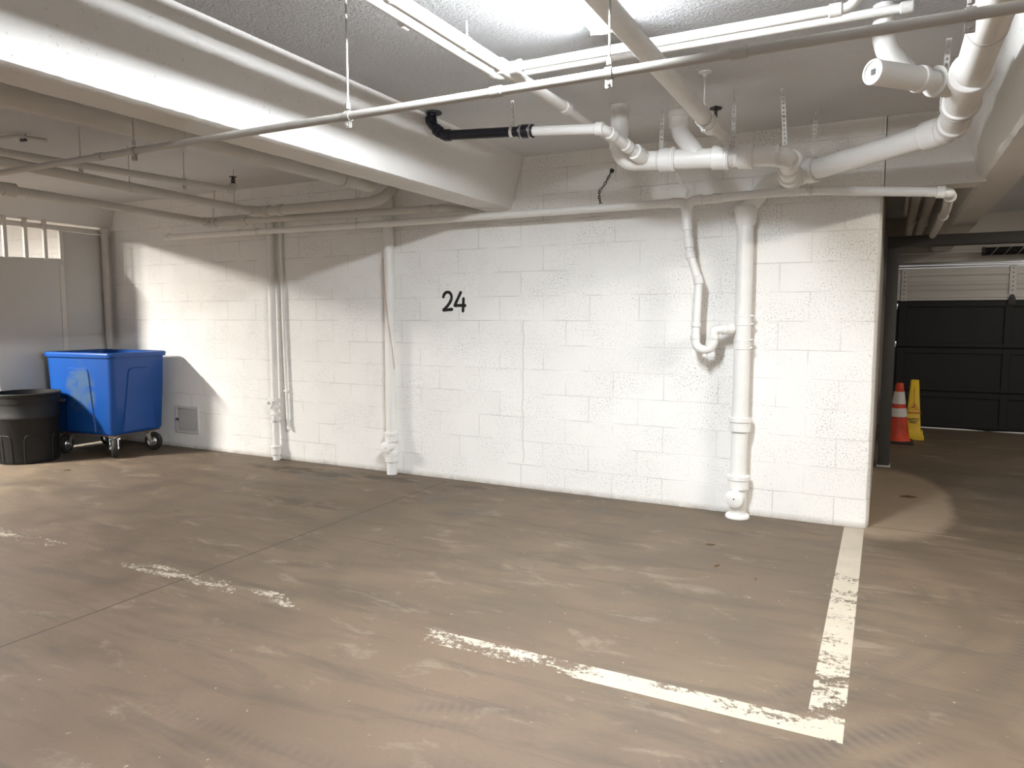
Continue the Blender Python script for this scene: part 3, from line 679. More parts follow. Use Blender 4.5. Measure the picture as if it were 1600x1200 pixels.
# --- second riser
PX, PY = 3.366, -0.066
t = thing('waste_riser', 'white vertical waste riser left of the number with a round side cleanout', 'pipe', (PX, PY, 0))
pipe(t, 'tube', 'white', [(PX, PY, 0), (PX, PY, 2.47), (PX - .02, PY, 2.56)], 0.048, 0.06, 24)
for zz in (0.352, 0.163):
    with Shape('hub', 'white', t) as bm: turned(bm, (PX, PY, zz - 0.048), Z, [(0, 0.050), (0.004, 0.061), (0.060, 0.061), (0.064, 0.067), (0.088, 0.067), (0.092, 0.060)], 24)
cd = Vector((0.10, -1, 0)).normalized()
with Shape('cleanout_plug', 'white', t) as bm: turned(bm, Vector((PX, PY, 0.262)) , cd, [(0, 0.046), (0.085, 0.046), (0.087, 0.053), (0.105, 0.053), (0.108, 0.048), (0.109, 0.0)], 24)
pg = LAST[0]
with Shape('bolt', 'dark', pg) as bm: turned(bm, Vector((PX, PY, 0.262)) + cd * 0.107, cd, [(0, 0.005), (0.005, 0.004)], 8)
with Shape('cord', 'orange', smooth=True) as bm: tube(bm, [(3.339, -0.112, 1.98), (3.350, -0.117, 1.75), (3.385, -0.117, 1.42), (3.412, -0.098, 1.17), (3.419, -0.075, 0.98)], 0.0030, 0.2, 6)
tag(LAST[0], 'thin orange cord draped down the riser left of the number', 'cord')

# --- first riser and its thin neighbours
PX, PY = 1.912, -0.06
t = thing('waste_riser', 'narrow white riser with a valve-like fitting, right of the blue cart', 'pipe', (PX, PY, 0))
pipe(t, 'tube', 'white', [(PX, PY, 0), (PX, PY, 2.41)], 0.036, 0, 20)
for zz, w in ((0.615, 0.03), (0.545, 0.03), (0.475, 0.025), (0.405, 0.025)):
    with Shape('coupling', 'white', t) as bm: collar(bm, (PX, PY, zz), Z, 0.046, w, 0.003)
with Shape('cleanout_boss', 'white', t) as bm: turned(bm, (PX, PY, 0.44), (0.8, -0.6, 0), [(0, 0.026), (0.065, 0.026), (0.067, 0.032), (0.085, 0.032), (0.087, 0.02)], 16)
with Shape('side_fitting', 'white', t) as bm:
    turned(bm, (PX, PY, 0.56), (-0.6, -0.6, 0.55), [(0, 0.02), (0.06, 0.02), (0.062, 0.026), (0.078, 0.026)], 14); tube(bm, [(PX - .03, PY - .04, 0.63), (PX + .01, PY - .05, 0.58), (PX - .02, PY - .045, 0.53)], 0.010, 0.01, 8)
with Shape('hub', 'white', t) as bm: turned(bm, (PX, PY, 0.055), Z, [(0, 0.040), (0.004, 0.052), (0.070, 0.052), (0.074, 0.056), (0.092, 0.056), (0.096, 0.046)], 20)
t = thing('conduit', 'thin white conduit ending above the floor right of the narrow riser', 'conduit', (2.05, -0.028, 0.33))
pipe(t, 'tube', 'white', [(2.020, -0.028, 2.40), (2.028, -0.028, 1.3), (2.052, -0.028, 0.35), (2.060, -0.030, 0.325), (2.075, -0.032, 0.33)], 0.016, 0.02, 12)
with Shape('clip', 'white', t) as bm: bbox(bm, (2.020, -0.048, 0.70), (2.070, 0.0, 0.72), 0.003)
t = thing('conduit', 'thin conduit left of the narrow riser, coloured dark for the shadow gap', 'conduit', (1.845, -0.02, 0.31))
pipe(t, 'tube', 'dark', [(1.826, -0.016, 2.40), (1.853, -0.016, 0.31)], 0.010, 0, 10)  # dark colour paints in the shadow of the gap beside the riser
with Shape('clip', 'white', t) as bm: bbox(bm, (1.83, -0.03, 1.10), (1.866, 0.0, 1.118), 0.002)

# --- corner riser behind the blue cart
t = thing('corner_pipe', 'vertical white pipe in the corner behind the blue cart', 'pipe', (-0.605, -0.115, 0))
pipe(t, 'tube', 'dusty', [(-0.605, -0.115, 0), (-0.605, -0.115, 2.44)], 0.037, 0, 20)
with Shape('hub', 'dusty', t) as bm: hub(bm, (-0.592, -0.115, 2.43), Z, 0.050, 0.05)

# --- left bay pipes
t = thing('branch_pipe', 'thin pipe under the left bay ceiling ending at an upright black sprinkler head', 'pipe', (2.4, -2.0, 2.50))
pipe(t, 'tube', 'dusty', [(2.4, -9, 2.46), (2.4, -2.76, 2.48), (2.4, -0.95, 2.525)], 0.025)
with Shape('elbow', 'dusty', t) as bm: tube(bm, [(2.4, -1.0, 2.524), (2.4, -0.94, 2.526), (2.4, -0.935, 2.575)], 0.031, 0.03)
with Shape('sprinkler_head', 'dark', t) as bm:
    turned(bm, (2.4, -0.935, 2.57), Z, [(0, 0.018), (0.02, 0.018), (0.022, 0.008), (0.06, 0.008), (0.062, 0.030), (0.068, 0.030)], 14)
    for s in (-1, 1): tube(bm, [(2.4 + s * .012, -0.935, 2.585), (2.4 + s * .024, -0.935, 2.61), (2.4 + s * .006, -0.935, 2.632)], 0.004, 0.01, 6)
rod_hanger(t, 2.4, -1.42, 2.515, 0.025, 'y', 'dusty'); rod_hanger(t, 2.4, -2.25, 2.495, 0.025, 'y', 'dusty')

t = thing('branch_pipe', 'middle dusty pipe under the left bay ceiling turning along the block wall', 'pipe', (2.2, -1.6, 2.44))
pipe(t, 'tube', 'dusty', [(2.2, -9, 2.55), (2.2, -2.66, 2.46), (2.2, -0.50, 2.412)], 0.036)
pipe(t, 'wall_run', 'dusty', [(2.18, -0.455, 2.418), (3.45, -0.455, 2.412), (3.56, -0.40, 2.45), (3.60, -0.27, 2.56), (3.60, -0.20, ZT)], 0.045, 0.08)
with Shape('wye', 'dusty', t) as bm: collar(bm, (2.2, -0.54, 2.413), Y, 0.046, 0.10); collar(bm, (2.28, -0.455, 2.418), X, 0.054, 0.09); turned(bm, (2.2, -0.56, 2.413), (0.6, .8, 0), [(0, 0.045), (0.13, 0.045)])
sleeve(t, 'dusty', (2.46, -0.455, 2.417), X, 0.053, 0.06); 
with Shape('wire_hanger', 'dusty', t) as bm: tube(bm, [(2.2, -1.75, ZT), (2.2, -1.75, 2.44)], 0.004, seg=6); collar(bm, (2.2, -1.75, 2.44), Y, 0.04, 0.02)
with Shape('wire_hanger', 'dusty', t) as bm: tube(bm, [(2.2, -0.75, ZT), (2.2, -0.75, 2.42)], 0.004, seg=6); collar(bm, (2.2, -0.75, 2.418), Y, 0.04, 0.02)

t = thing('branch_pipe', 'lowest dusty pipe along the left bay, turning right above the long wall drain', 'pipe', (1.35, -1.2, 2.40))
pipe(t, 'tube', 'dusty', [(1.35, -2.15, 2.425), (1.35, -0.30, 2.392)], 0.034)
pipe(t, 'inlet', 'dusty', [(1.35, -2.12, 2.425), (1.28, -2.32, 2.45), (1.10, -2.55, 2.60), (1.10, -2.55, ZT)], 0.046, 0.08)
sleeve(t, 'dusty', (1.34, -2.15, 2.427), (.1, 1, 0), 0.052, 0.09)
pipe(t, 'wall_run', 'dusty', [(1.33, -0.28, 2.388), (4.10, -0.28, 2.345), (4.285, -0.07, 2.345), (4.30, -0.045, 2.345)], 0.030, 0.10)
with Shape('tee', 'dusty', t) as bm: collar(bm, (1.36, -0.28, 2.389), X, 0.041, 0.12); collar(bm, (1.35, -0.34, 2.392), Y, 0.043, 0.06)
sleeve(t, 'dusty', (1.78, -0.28, 2.38), X, 0.038, 0.12); sleeve(t, 'dusty', (3.95, -0.28, 2.347), X, 0.036, 0.06)
pipe(t, 'back_stub', 'dusty', [(1.10, -0.15, 2.44), (2.15, -0.15, 2.43)], 0.030)
with Shape('strap', 'dusty', t) as bm: strap_strip(bm, (1.27, -0.16, ZT), (1.27, -0.19, 2.44), nrm=(0, -1, 0))

t = thing('vent_pipe', 'fat dusty pipe tucked along the left side of the big beam', 'pipe', (3.62, -2.4, 2.51))
pipe(t, 'fat_tube', 'dusty', [(3.62, -9, 2.50), (3.62, -2.40, 2.52)], 0.075, 0, 24)
pipe(t, 'tube', 'dusty', [(3.62, -2.45, 2.52), (3.62, -0.60, 2.505), (3.62, -0.585, ZT)], 0.052, 0.07, 20)
sleeve(t, 'dusty', (3.62, -2.42, 2.52), Y, 0.080, 0.05); sleeve(t, 'dusty', (3.62, -0.95, 2.508), Y, 0.062, 0.07)

t = thing('conduit', 'short kinked conduit on the left bay ceiling at the far left edge', 'conduit', (1.8, -2.4, 2.70))
pipe(t, 'tube', 'dusty', [(1.45, -2.75, 2.71), (1.72, -2.42, 2.71), (1.86, -2.36, 2.725), (1.98, -2.22, 2.71)], 0.013, 0.05, 10)
with Shape('strap', 'dark', t) as bm: tube(bm, [(1.86, -2.30, ZT), (1.86, -2.30, 2.70)], 0.004, seg=6); bbox(bm, (1.84, -2.33, 2.695), (1.90, -2.31, 2.72), 0.002)

# --- pipes in the dark pocket above the passage
for x, r, z, y1, lab in ((7.482, 0.019, 2.44, 2.6, 'thinnest of the pipes in the dark pocket above the passage'), (7.560, 0.040, 2.44, 5.2, 'left thick pipe in the dark pocket above the passage'), (7.665, 0.040, 2.42, 5.2, 'middle thick pipe in the dark pocket above the passage')):
    t = thing('passage_pipe', lab, 'pipe', (x, 1.5, z), group=None)
    pipe(t, 'tube', 'dusty', [(x, 0.26, ZT), (x, 0.26, z + 0.02), (x + 0.02, y1, z)] , r, 0.08)
    sleeve(t, 'dusty', (x + 0.016, min(y1 - 0.12, 3.3), z + 0.005), Y, r + 0.007, 0.08); sleeve(t, 'dusty', (x + .006, 1.25, z + .015), Y, r + 0.007, 0.06)

# ------------------------------------------------------------------ the number on the wall
t = thing('painted_number', 'black hand-painted number 24 on the white block wall', 'painted number', (4.02, 0, 1.58))
def stroke(bm, pts, w=0.0135, y=-0.0016):
    pts = [Vector((x, y, z)) for x, z in pts]; L = []; Rr = []
    n = len(pts)
    for i, p in enumerate(pts):
        d = (pts[min(i + 1, n - 1)] - pts[max(i - 1, 0)]).normalized(); s = Vector((-d.z, 0, d.x)); ww = w * random.uniform(0.9, 1.08)
        L.append(p + s * ww); Rr.append(p - s * ww)
    loop = L + [pts[-1] + (pts[-1] - pts[-2]).normalized() * w * 0.7] + Rr[::-1] + [pts[0] - (pts[1] - pts[0]).normalized() * w * 0.7]
    F = [bm.verts.new(p) for p in loop]; B = [bm.verts.new(p + Vector((0, 0.0014, 0))) for p in loop]; m = len(loop)
    # fill by quads across the ribbon
    for i in range(n - 1): bm.faces.new((F[i], F[i + 1], F[2 * n - i - 1], F[2 * n - i]))
    bm.faces.new((F[n - 1], F[n], F[n + 1])); bm.faces.new((F[0], F[2 * n], F[2 * n + 1])) 
    for i in range(m): bm.faces.new((F[i], B[i], B[(i + 1) % m], F[(i + 1) % m]))
def spl(p, n=6):
    out = []
    for i in range(len(p) - 1):
        p0, p1, p2, p3 = p[max(i - 1, 0)], p[i], p[i + 1], p[min(i + 2, len(p) - 1)]
        for k in range(n):
            u = k / n
            out.append(tuple(0.5 * (2 * p1[j] + (p2[j] - p0[j]) * u + (2 * p0[j] - 5 * p1[j] + 4 * p2[j] - p3[j]) * u * u + (3 * p1[j] - p0[j] - 3 * p2[j] + p3[j]) * u ** 3) for j in (0, 1)))
    return out + [p[-1]]
with Shape('digit', 'number', t, smooth=False, normals=True) as bm:
    stroke(bm, spl([(3.903, 1.622), (3.918, 1.655), (3.948, 1.668), (3.978, 1.657), (3.990, 1.625), (3.982, 1.595), (3.958, 1.560), (3.925, 1.528), (3.902, 1.512)]))
    stroke(bm, spl([(3.900, 1.5115), (3.95, 1.514), (3.998, 1.518)], 3), y=-0.0019)
with Shape('digit', 'number', t, smooth=False) as bm:
    stroke(bm, spl([(4.086, 1.668), (4.066, 1.632), (4.043, 1.590), (4.020, 1.551)], 3))
    stroke(bm, spl([(4.017, 1.550), (4.08, 1.551), (4.132, 1.549)], 3), y=-0.0019)
    stroke(bm, spl([(4.112, 1.615), (4.110, 1.56), (4.106, 1.497)], 3), y=-0.0022)

# ------------------------------------------------------------------ access panel
t = thing('access_panel', 'small square grey access door low on the wall beside the blue cart', 'access panel', (0.525, 0, 0.317))
with Shape('frame', 'plaster', t) as bm:
    for lo, hi in (((0.340, -0.016, 0.166), (0.372, 0, 0.468)), ((0.680, -0.016, 0.166), (0.712, 0, 0.468)), ((0.372, -0.016, 0.436), (0.680, 0, 0.468)), ((0.372, -0.016, 0.166), (0.680, 0, 0.196))): bbox(bm, lo, hi, 0.003, 1)
with Shape('door', 'panel', t) as bm: bbox(bm, (0.376, -0.012, 0.200), (0.655, -0.0005, 0.432), 0.003, 1); bbox(bm, (0.660, -0.010, 0.200), (0.678, -0.0005, 0.432), 0.002, 1)
dr = LAST[0]
with Shape('latch', 'chrome', dr) as bm: bbox(bm, (0.345, -0.026, 0.312), (0.41, -0.016, 0.324), 0.002); bbox(bm, (0.385, -0.030, 0.303), (0.415, -0.012, 0.333), 0.003)

# ------------------------------------------------------------------ cage partition at the left
CX = -0.66
t = thing('storage_cage', 'grey sheet-panel cage partition topped by upright bars at the left', 'partition', (CX, -0.6, 0))
with Shape('lower_panel', 'panel', t) as bm:
    prof = [(-1.29, 0.02), (-0.565, 0.02)] + [(-0.565 - 0.06 + 0.06 * math.cos(a), 2.085 - 0.06 + 0.06 * math.sin(a)) for a in (PI / 2 * k / 6 for k in range(7))] + [(-1.29, 2.064)]
    prism(bm, prof, CX - 0.012, CX + 0.020, 'x', 0.002)
with Shape('edge_trim', 'bars', t) as bm: bbox(bm, (CX + 0.018, -0.625, 0.02), (CX + 0.026, -0.575, 2.02), 0.002)
with Shape('tall_panel', 'panel', t, label='taller grey panel beside the corner pipe') as bm: bbox(bm, (CX - 0.016, -0.60, 0.02), (CX + 0.004, -0.005, 2.385), 0.002)
with Shape('top_channel', 'bars', t) as bm: bbox(bm, (CX - 0.03, -1.29, 2.39), (CX + 0.006, -0.005, 2.445), 0.004)
for y in (-1.155, -0.955, -0.757, -0.590):
    with Shape('bar', 'bars', t) as bm: bbox(bm, (CX - 0.006, y - 0.019, 2.055), (CX + 0.030, y + 0.019, 2.485 if y < -0.6 else 2.385), 0.004)

# ------------------------------------------------------------------ blue bulk cart
t = thing('laundry_cart', 'big blue plastic bulk cart on casters in the left corner', 'cart', (-0.068, -0.520, 0), math.radians(5))
ZB, ZT = 0.235, 1.075
def ring(hx, hy, r, z):
    hx *= 1.068; hy *= 0.965; return [(x, y, z) for x, y in rr(hx, hy, r)]
with Shape('tub', 'blue', t, local=True, angle=50) as bm:
    loft(bm, [ring(0.395, 0.315, 0.05, ZB), ring(0.413, 0.330, 0.06, ZB + 0.025), ring(0.440, 0.345, 0.06, 0.7), ring(0.455, 0.352, 0.06, ZT),
              ring(0.447, 0.344, 0.055, ZT), ring(0.430, 0.335, 0.055, 0.7), ring(0.400, 0.315, 0.05, ZB + 0.03)], True, True)
with Shape('rim', 'blue', t, local=True, angle=50) as bm:
    lo = [ring(0.450, 0.347, 0.06, ZT - 0.005), ring(0.455, 0.352, 0.06, ZT - 0.038), ring(0.476, 0.368, 0.07, ZT - 0.038), ring(0.482, 0.374, 0.07, ZT - 0.008), ring(0.478, 0.370, 0.07, ZT + 0.008), ring(0.462, 0.358, 0.065, ZT + 0.014), ring(0.449, 0.346, 0.06, ZT + 0.008), ring(0.450, 0.347, 0.06, ZT - 0.005)]
    loft(bm, lo, False, False)
def side_panel(side):
    """raised panel with a rounded top, moulded into one side of the tub"""
    def P(u, z, o):
        k = (z - ZB) / (ZT - ZB)
        hx, hy = (0.413 + (0.455 - 0.413) * k) * 1.068, (0.330 + (0.352 - 0.330) * k) * 0.965
        return {'f': (u, -hy - o, z), 'r': (hx + o, u, z), 'b': (-u, hy + o, z), 'l': (-hx - o, -u, z)}[side]
    w0, w1 = (0.215, 0.170) if side in 'fb' else (0.205, 0.140)
    z0, z1, rad = ZB + 0.03, 0.93, 0.05
    out = [(-w0, z0)] + [(-w1 + rad - rad * math.cos(a), z1 - rad + rad * math.sin(a)) for a in (PI / 2 * k / 6 for k in range(7))] + [(w1 - rad + rad * math.sin(a), z1 - rad + rad * math.cos(a)) for a in (PI / 2 * k / 6 for k in range(7))] + [(w0, z0)]
    inn = [(u * 0.955, z0 + (z - z0) * 0.985) for u, z in out]
    with Shape('side_rib', 'blue', t, local=True, angle=30) as bm:
        A = [bm.verts.new(P(u, z, -0.006)) for u, z in out]; B = [bm.verts.new(P(u, z, 0.014)) for u, z in inn]; n = len(out)
        for i in range(n): bm.faces.new((A[i], A[(i + 1) % n], B[(i + 1) % n], B[i]))
        bm.faces.new(B); bm.faces.new(A[::-1])
for s in 'frbl': side_panel(s)
with Shape('base_board', 'wood', t, local=True, label='brown board under the blue tub') as bm: bbox(bm, (-0.405, -0.295, ZB - 0.016), (0.405, 0.295, ZB), 0.004)
with Shape('drain_stud', 'chrome', t, local=True) as bm: turned(bm, (0.462, -0.05, 0.66), X, [(0, 0.010), (0.008, 0.008)], 10)
def caster(x, y, ang):
    m = Matrix.Translation((x, y, 0)) @ Matrix.Rotation(ang, 4, 'Z')
    wr = 0.1
    with Shape('caster', 'chrome', t, local=True) as bm:                 # fork and plate; wheel rolls along local x
        bbox(bm, (-0.05, -0.045, ZB - 0.026), (0.05, 0.045, ZB - 0.017), 0.002, 1, m)
        q = bmesh.new(); turned(q, (0, 0, ZB - 0.05), Z, [(0, 0.030), (0.008, 0.036), (0.025, 0.030)], 16); add(bm, q, m)
        q = bmesh.new(); bbox(q, (-0.03, -0.042, wr + 0.085), (0.035, 0.042, wr + 0.093), 0.003, 1); add(bm, q, m)
        for s in (-1, 1):
            q = bmesh.new()
            prism(q, [(-0.028, wr + 0.092), (0.034, wr + 0.092), (0.058, wr - 0.01), (0.046, wr - 0.022), (0.030, wr - 0.016)], s * 0.038 - 0.002, s * 0.038 + 0.002, 'y'); add(bm, q, m)
        q = bmesh.new(); turned(q, (0.045, -0.046, wr), Y, [(0, 0.009), (0.092, 0.009)], 8); add(bm, q, m)
    c = LAST[0]
    with Shape('tyre', 'rubber', c, local=True) as bm:
        q = bmesh.new()
        prof = [(-0.026, 0.062), (-0.028, 0.075), (-0.024, 0.092), (-0.014, 0.099), (0, 0.1), (0.014, 0.099), (0.024, 0.092), (0.028, 0.075), (0.026, 0.062)]
        s_ = 36; R = [[q.verts.new((0.045 + r * math.cos(a), h, wr + r * math.sin(a))) for a in (2 * PI * k / s_ for k in range(s_))] for h, r in prof]
        for i in range(len(R)):
            j = (i + 1) % len(R)
            for k in range(s_): q.faces.new((R[i][k], R[i][(k + 1) % s_], R[j][(k + 1) % s_], R[j][k]))
        add(bm, q, m)
    with Shape('wheel_disc', 'chrome', c, local=True) as bm:
        q = bmesh.new(); turned(q, (0.045, -0.030, wr), Y, [(0, 0.022), (0.004, 0.024), (0.005, 0.040), (0.012, 0.046), (0.006, 0.060), (0.010, 0.064), (0.050, 0.064), (0.054, 0.060), (0.048, 0.046), (0.055, 0.040), (0.056, 0.024), (0.060, 0.022)], 28); add(bm, q, m)
caster(0.345, -0.235, math.radians(-35)); caster(0.340, 0.215, math.radians(12)); caster(-0.345, -0.225, math.radians(-70)); caster(-0.345, 0.215, math.radians(20))

# ------------------------------------------------------------------ black can
cx, cy = -0.318, -1.225
t = thing('trash_can', 'round black plastic trash can at the left edge in front of the blue cart', 'trash can', (cx, cy, 0))
with Shape('body', 'can', t, angle=35) as bm:
    prof = [(0.0, 0.255), (0.012, 0.262), (0.03, 0.265), (0.44, 0.283), (0.455, 0.294), (0.475, 0.294), (0.49, 0.286), (0.60, 0.290)]
    inner = [(0.60, 0.284), (0.02, 0.25)]
    s_ = 48; P = prof + inner
    R = [[bm.verts.new((cx + r * math.cos(a), cy + r * math.sin(a), z)) for a in (2 * PI * k / s_ for k in range(s_))] for z, r in P]
    for i in range(len(R) - 1):
        for k in range(s_): bm.faces.new((R[i][k], R[i][(k + 1) % s_], R[i + 1][(k + 1) % s_], R[i + 1][k]))
    bm.faces.new(R[0][::-1]); bm.faces.new(R[-1])
with Shape('rim', 'can', t, angle=35) as bm:
    prof = [(0.595, 0.286), (0.595, 0.293), (0.62, 0.296), (0.66, 0.298), (0.672, 0.308), (0.694, 0.310), (0.70, 0.302), (0.698, 0.290), (0.64, 0.286)]
    s_ = 48; R = [[bm.verts.new((cx + r * math.cos(a), cy + r * math.sin(a), z)) for a in (2 * PI * k / s_ for k in range(s_))] for z, r in prof]
    for i in range(len(R)):
        j = (i + 1) % len(R)
        for k in range(s_): bm.faces.new((R[i][k], R[i][(k + 1) % s_], R[j][(k + 1) % s_], R[j][k]))
for a in (math.radians(58), math.radians(238)):
    with Shape('handle', 'can', t) as bm:
        o = Vector((cx + 0.293 * math.cos(a), cy + 0.293 * math.sin(a), 0.60)); n_ = Vector((math.cos(a), math.sin(a), 0)); s = Vector((-n_.y, n_.x, 0))
        tube(bm, [o - s * 0.07 - n_ * 0.01, o - s * 0.065 + n_ * 0.04 - Z * 0.01, o + s * 0.065 + n_ * 0.04 - Z * 0.01, o + s * 0.07 - n_ * 0.01], 0.014, 0.02, 10)
for a0 in (-20, -75, 35, 100, 160, 215, 265):
    with Shape('moulded_arch', 'can', t) as bm:
        pts = []
        for u, z in spl([(-0.17, 0.015), (-0.17, 0.20), (-0.15, 0.265), (-0.09, 0.285), (0.09, 0.285), (0.15, 0.265), (0.17, 0.20), (0.17, 0.015)], 4):
            a = math.radians(a0) + u * 1.6; r = 0.2645 + (z - 0.03) * 0.044
            pts.append((cx + r * math.cos(a), cy + r * math.sin(a), z))
        tube(bm, pts, 0.007, 0, 8)

# ------------------------------------------------------------------ gate frame in the passage
t = thing('gate_frame', 'charcoal steel post and header frame standing across the passage', 'steel frame', (7.42, 2.45, 0))
with Shape('post', 'frame', t) as bm: bbox(bm, (7.365, 2.40, 0.012), (7.468, 2.50, 2.11), 0.004)
with Shape('header', 'frame', t) as bm: bbox(bm, (7.365, 2.39, 2.11), (11.19, 2.51, 2.21), 0.004)
with Shape('post', 'frame', t) as bm: bbox(bm, (11.05, 2.40, 0.012), (11.15, 2.50, 2.11), 0.004)
with Shape('foot_plate', 'strap', t) as bm: bbox(bm, (7.355, 2.385, 0.0), (7.478, 2.515, 0.012), 0.003)
with Shape('foot_plate', 'strap', t) as bm: bbox(bm, (11.04, 2.385, 0.0), (11.16, 2.515, 0.012), 0.003)

# ------------------------------------------------------------------ garage door
GY = 5.45
t = thing('door_1', 'sectional garage door, black below and pale ribbed at the top', 'garage door', (9.0, GY, 0)); t['kind'] = 'structure'
x0, x1 = 7.50, 10.70
zs = [0.022, 0.49, 1.06, 1.66]
for i in range(3):
    with Shape('black_section', 'door_black', t, angle=25) as bm:
        bbox(bm, (x0, GY, zs[i]), (x1, GY + 0.04, zs[i + 1] + 0.01), 0.001, 1)
        bbox(bm, (x0, GY - 0.018, zs[i + 1] - 0.075), (x1, GY, zs[i + 1] - 0.01), 0.004, 1)
        bbox(bm, (x0, GY - 0.018, zs[i] + 0.008), (x1, GY, zs[i] + 0.065), 0.004, 1)
        for xs in (x0 + 0.03, 8.70, 9.70, x1 - 0.12): bbox(bm, (xs, GY - 0.022, zs[i] + 0.01), (xs + 0.09, GY, zs[i + 1] - 0.012), 0.003, 1)
with Shape('pale_section', 'door_white', t, angle=20, label='pale ribbed galvanised top section') as bm:
    prof = [(GY + 0.04, 1.66)]; z = 1.66
    ribs = [(1.665, 0), (1.70, 0), (1.703, -.012), (1.74, -.012), (1.743, 0), (1.778, 0), (1.781, .010), (1.80, .010), (1.803, 0), (1.86, 0), (1.865, -.007), (1.905, -.007), (1.91, 0), (1.965, 0), (1.968, .010), (1.985, .010), (1.988, -.012), (2.03, -.012), (2.033, 0), (2.085, 0)]
    prof += [(GY + o, zz) for zz, o in ribs] + [(GY + 0.04, 2.085)]
    prism(bm, prof, x0, x1, 'x')
with Shape('top_rail', 'chrome', t) as bm:
    bbox(bm, (x0 - 0.03, GY - 0.03, 2.09), (x1, GY + 0.03, 2.115), 0.004); bbox(bm, (x0 - 0.03, GY - 0.024, 2.122), (x1, GY + 0.03, 2.155), 0.006)
def perf_plate(name, xa, xb, z0_, z1_, y):
    with Shape(name, 'strap', t) as bm: bbox(bm, (xa, y - 0.006, z0_), (xb, y, z1_), 0.002, 1)
    pl = LAST[0]
    with Shape('holes', 'black_ink', pl) as bm:
        n = int((z1_ - z0_) / 0.055)
        for i in range(n): turned(bm, ((xa + xb) / 2, y - 0.0058, z0_ + 0.03 + i * 0.055), (0, -1, 0), [(0, 0.008), (0.001, 0.008)], 8)
perf_plate('end_stile', 7.545, 7.615, 1.665, 2.085, GY - 0.014)
perf_plate('track_plate', 7.455, 7.53, 1.68, 2.03, GY - 0.034)
perf_plate('center_stile', 8.725, 8.80, 1.70, 2.09, GY - 0.014)
with Shape('hinge', 'dark', t) as bm: prism(bm, [(8.715, 1.60), (8.81, 1.60), (8.80, 1.68), (8.78, 1.735), (8.745, 1.735), (8.725, 1.68)], GY - 0.034, GY - 0.018, 'y', 0.002); turned(bm, (8.762, GY - 0.04, 1.69), Y, [(0, 0.014), (0.02, 0.014)], 10)
for z in (1.62, 1.12):
    with Shape('roller', 'chrome', t) as bm:
        bbox(bm, (7.455, GY - 0.034, z - 0.035), (7.52, GY - 0.022, z + 0.015), 0.003); turned(bm, (7.487, GY - 0.05, z - 0.045), Y, [(0, 0.026), (0.014, 0.026)], 16); prism(bm, [(7.47, z + .015), (7.505, z + .015), (7.488, z + .075)], GY - 0.034, GY - 0.024, 'y')
with Shape('bottom_seal', 'rubber', t) as bm:
    tube(bm, [(x0, GY + 0.02, 0.020), (8.35, GY + 0.02, 0.022), (8.6, GY + 0.02, 0.012), (8.9, GY + 0.02, 0.024), (x1, GY + 0.02, 0.020)], 0.012, 0, 10)
with Shape('guide_track', 'dark', t) as bm: bbox(bm, (7.44, GY - 0.10, 0.02), (7.452, GY - 0.02, 2.35), 0.002); bbox(bm, (7.44, GY - 0.10, 0.02), (7.47, GY - 0.094, 2.35), 0.002)

t = thing('torsion_spring', 'black torsion spring on a thin steel shaft above the garage door', 'spring', (8.9, 5.36, 2.265))
with Shape('shaft', 'chrome', t) as bm: tube(bm, [(7.47, 5.36, 2.268), (10.7, 5.36, 2.268)], 0.0125, 0, 12)
with Shape('coil', 'door_black', t) as bm:
    prof = []
    xx = 8.44
    while xx < 9.75: prof += [(xx - 8.44, 0.044), (xx - 8.44 + 0.004, 0.050), (xx - 8.44 + 0.010, 0.050)]; xx += 0.014
    turned(bm, (8.44, 5.36, 2.268), X, prof, 20)
with Shape('winding_cone', 'dark', t) as bm: turned(bm, (8.41, 5.36, 2.268), X, [(0, 0.03), (0.004, 0.053), (0.035, 0.053)], 16)
with Shape('winding_stripe', 'strap', t) as bm:
    for k in range(9):
        a = 8.50 + k * 0.135
        tube(bm, [(a + 0.085 * q / 6, 5.36 - 0.0505 * math.cos(1.25 * (q - 3) / 3), 2.268 + 0.0505 * math.sin(1.25 * (q - 3) / 3)) for q in range(7)], 0.0022, 0, 6)
with Shape('bearing_plate', 'dark', t) as bm: bbox(bm, (9.76, 5.30, 2.20), (9.79, 5.499, 2.34), 0.003); bbox(bm, (7.47, 5.30, 2.20), (7.49, 5.499, 2.34), 0.003)

# ------------------------------------------------------------------ traffic cone and caution sign
cx, cy = 7.557, 4.03
t = thing('traffic_cone', 'orange traffic cone with two white bands beside the charcoal post', 'traffic cone', (cx, cy, 0))
def rad(z): return 0.128 + (0.036 - 0.128) * (z - 0.03) / 0.67
with Shape('base', 'rubber', t, label='black square base') as bm: 
    q = rr(0.165, 0.165, 0.03); loft(bm, [[(cx + x, cy + y, 0) for x, y in q], [(cx + x, cy + y, 0.02) for x, y in q], [(cx + x * .94, cy + y * .94, 0.03) for x, y in q]])
with Shape('cone_body', 'cone', t) as bm: turned(bm, (cx, cy, 0.02), Z, [(0, 0.150), (0.010, 0.140), (0.025, rad(0.045))] + [(z - 0.02, rad(z)) for z in (0.2, 0.4, 0.6, 0.685)] + [(0.675, 0.030)], 32)
for za, zb in ((0.305, 0.405), (0.452, 0.595)):
    with Shape('reflective_band', 'reflect', t, label='white reflective band') as bm: turned(bm, (cx, cy, za), Z, [(0, rad(za) + 0.0005), (0.002, rad(za) + 0.003), (zb - za - 0.002, rad(zb) + 0.003), (zb - za, rad(zb) + 0.0005)], 32)
sx, sy = 7.722, 4.42
t = thing('caution_sign', 'yellow four-sided floor sign reading caution safety first behind the cone', 'floor sign', (sx, sy, 0))
def sq(h, z): return [(sx + x, sy + y, z) for x, y in rr(h, h, 0.012, 3)]
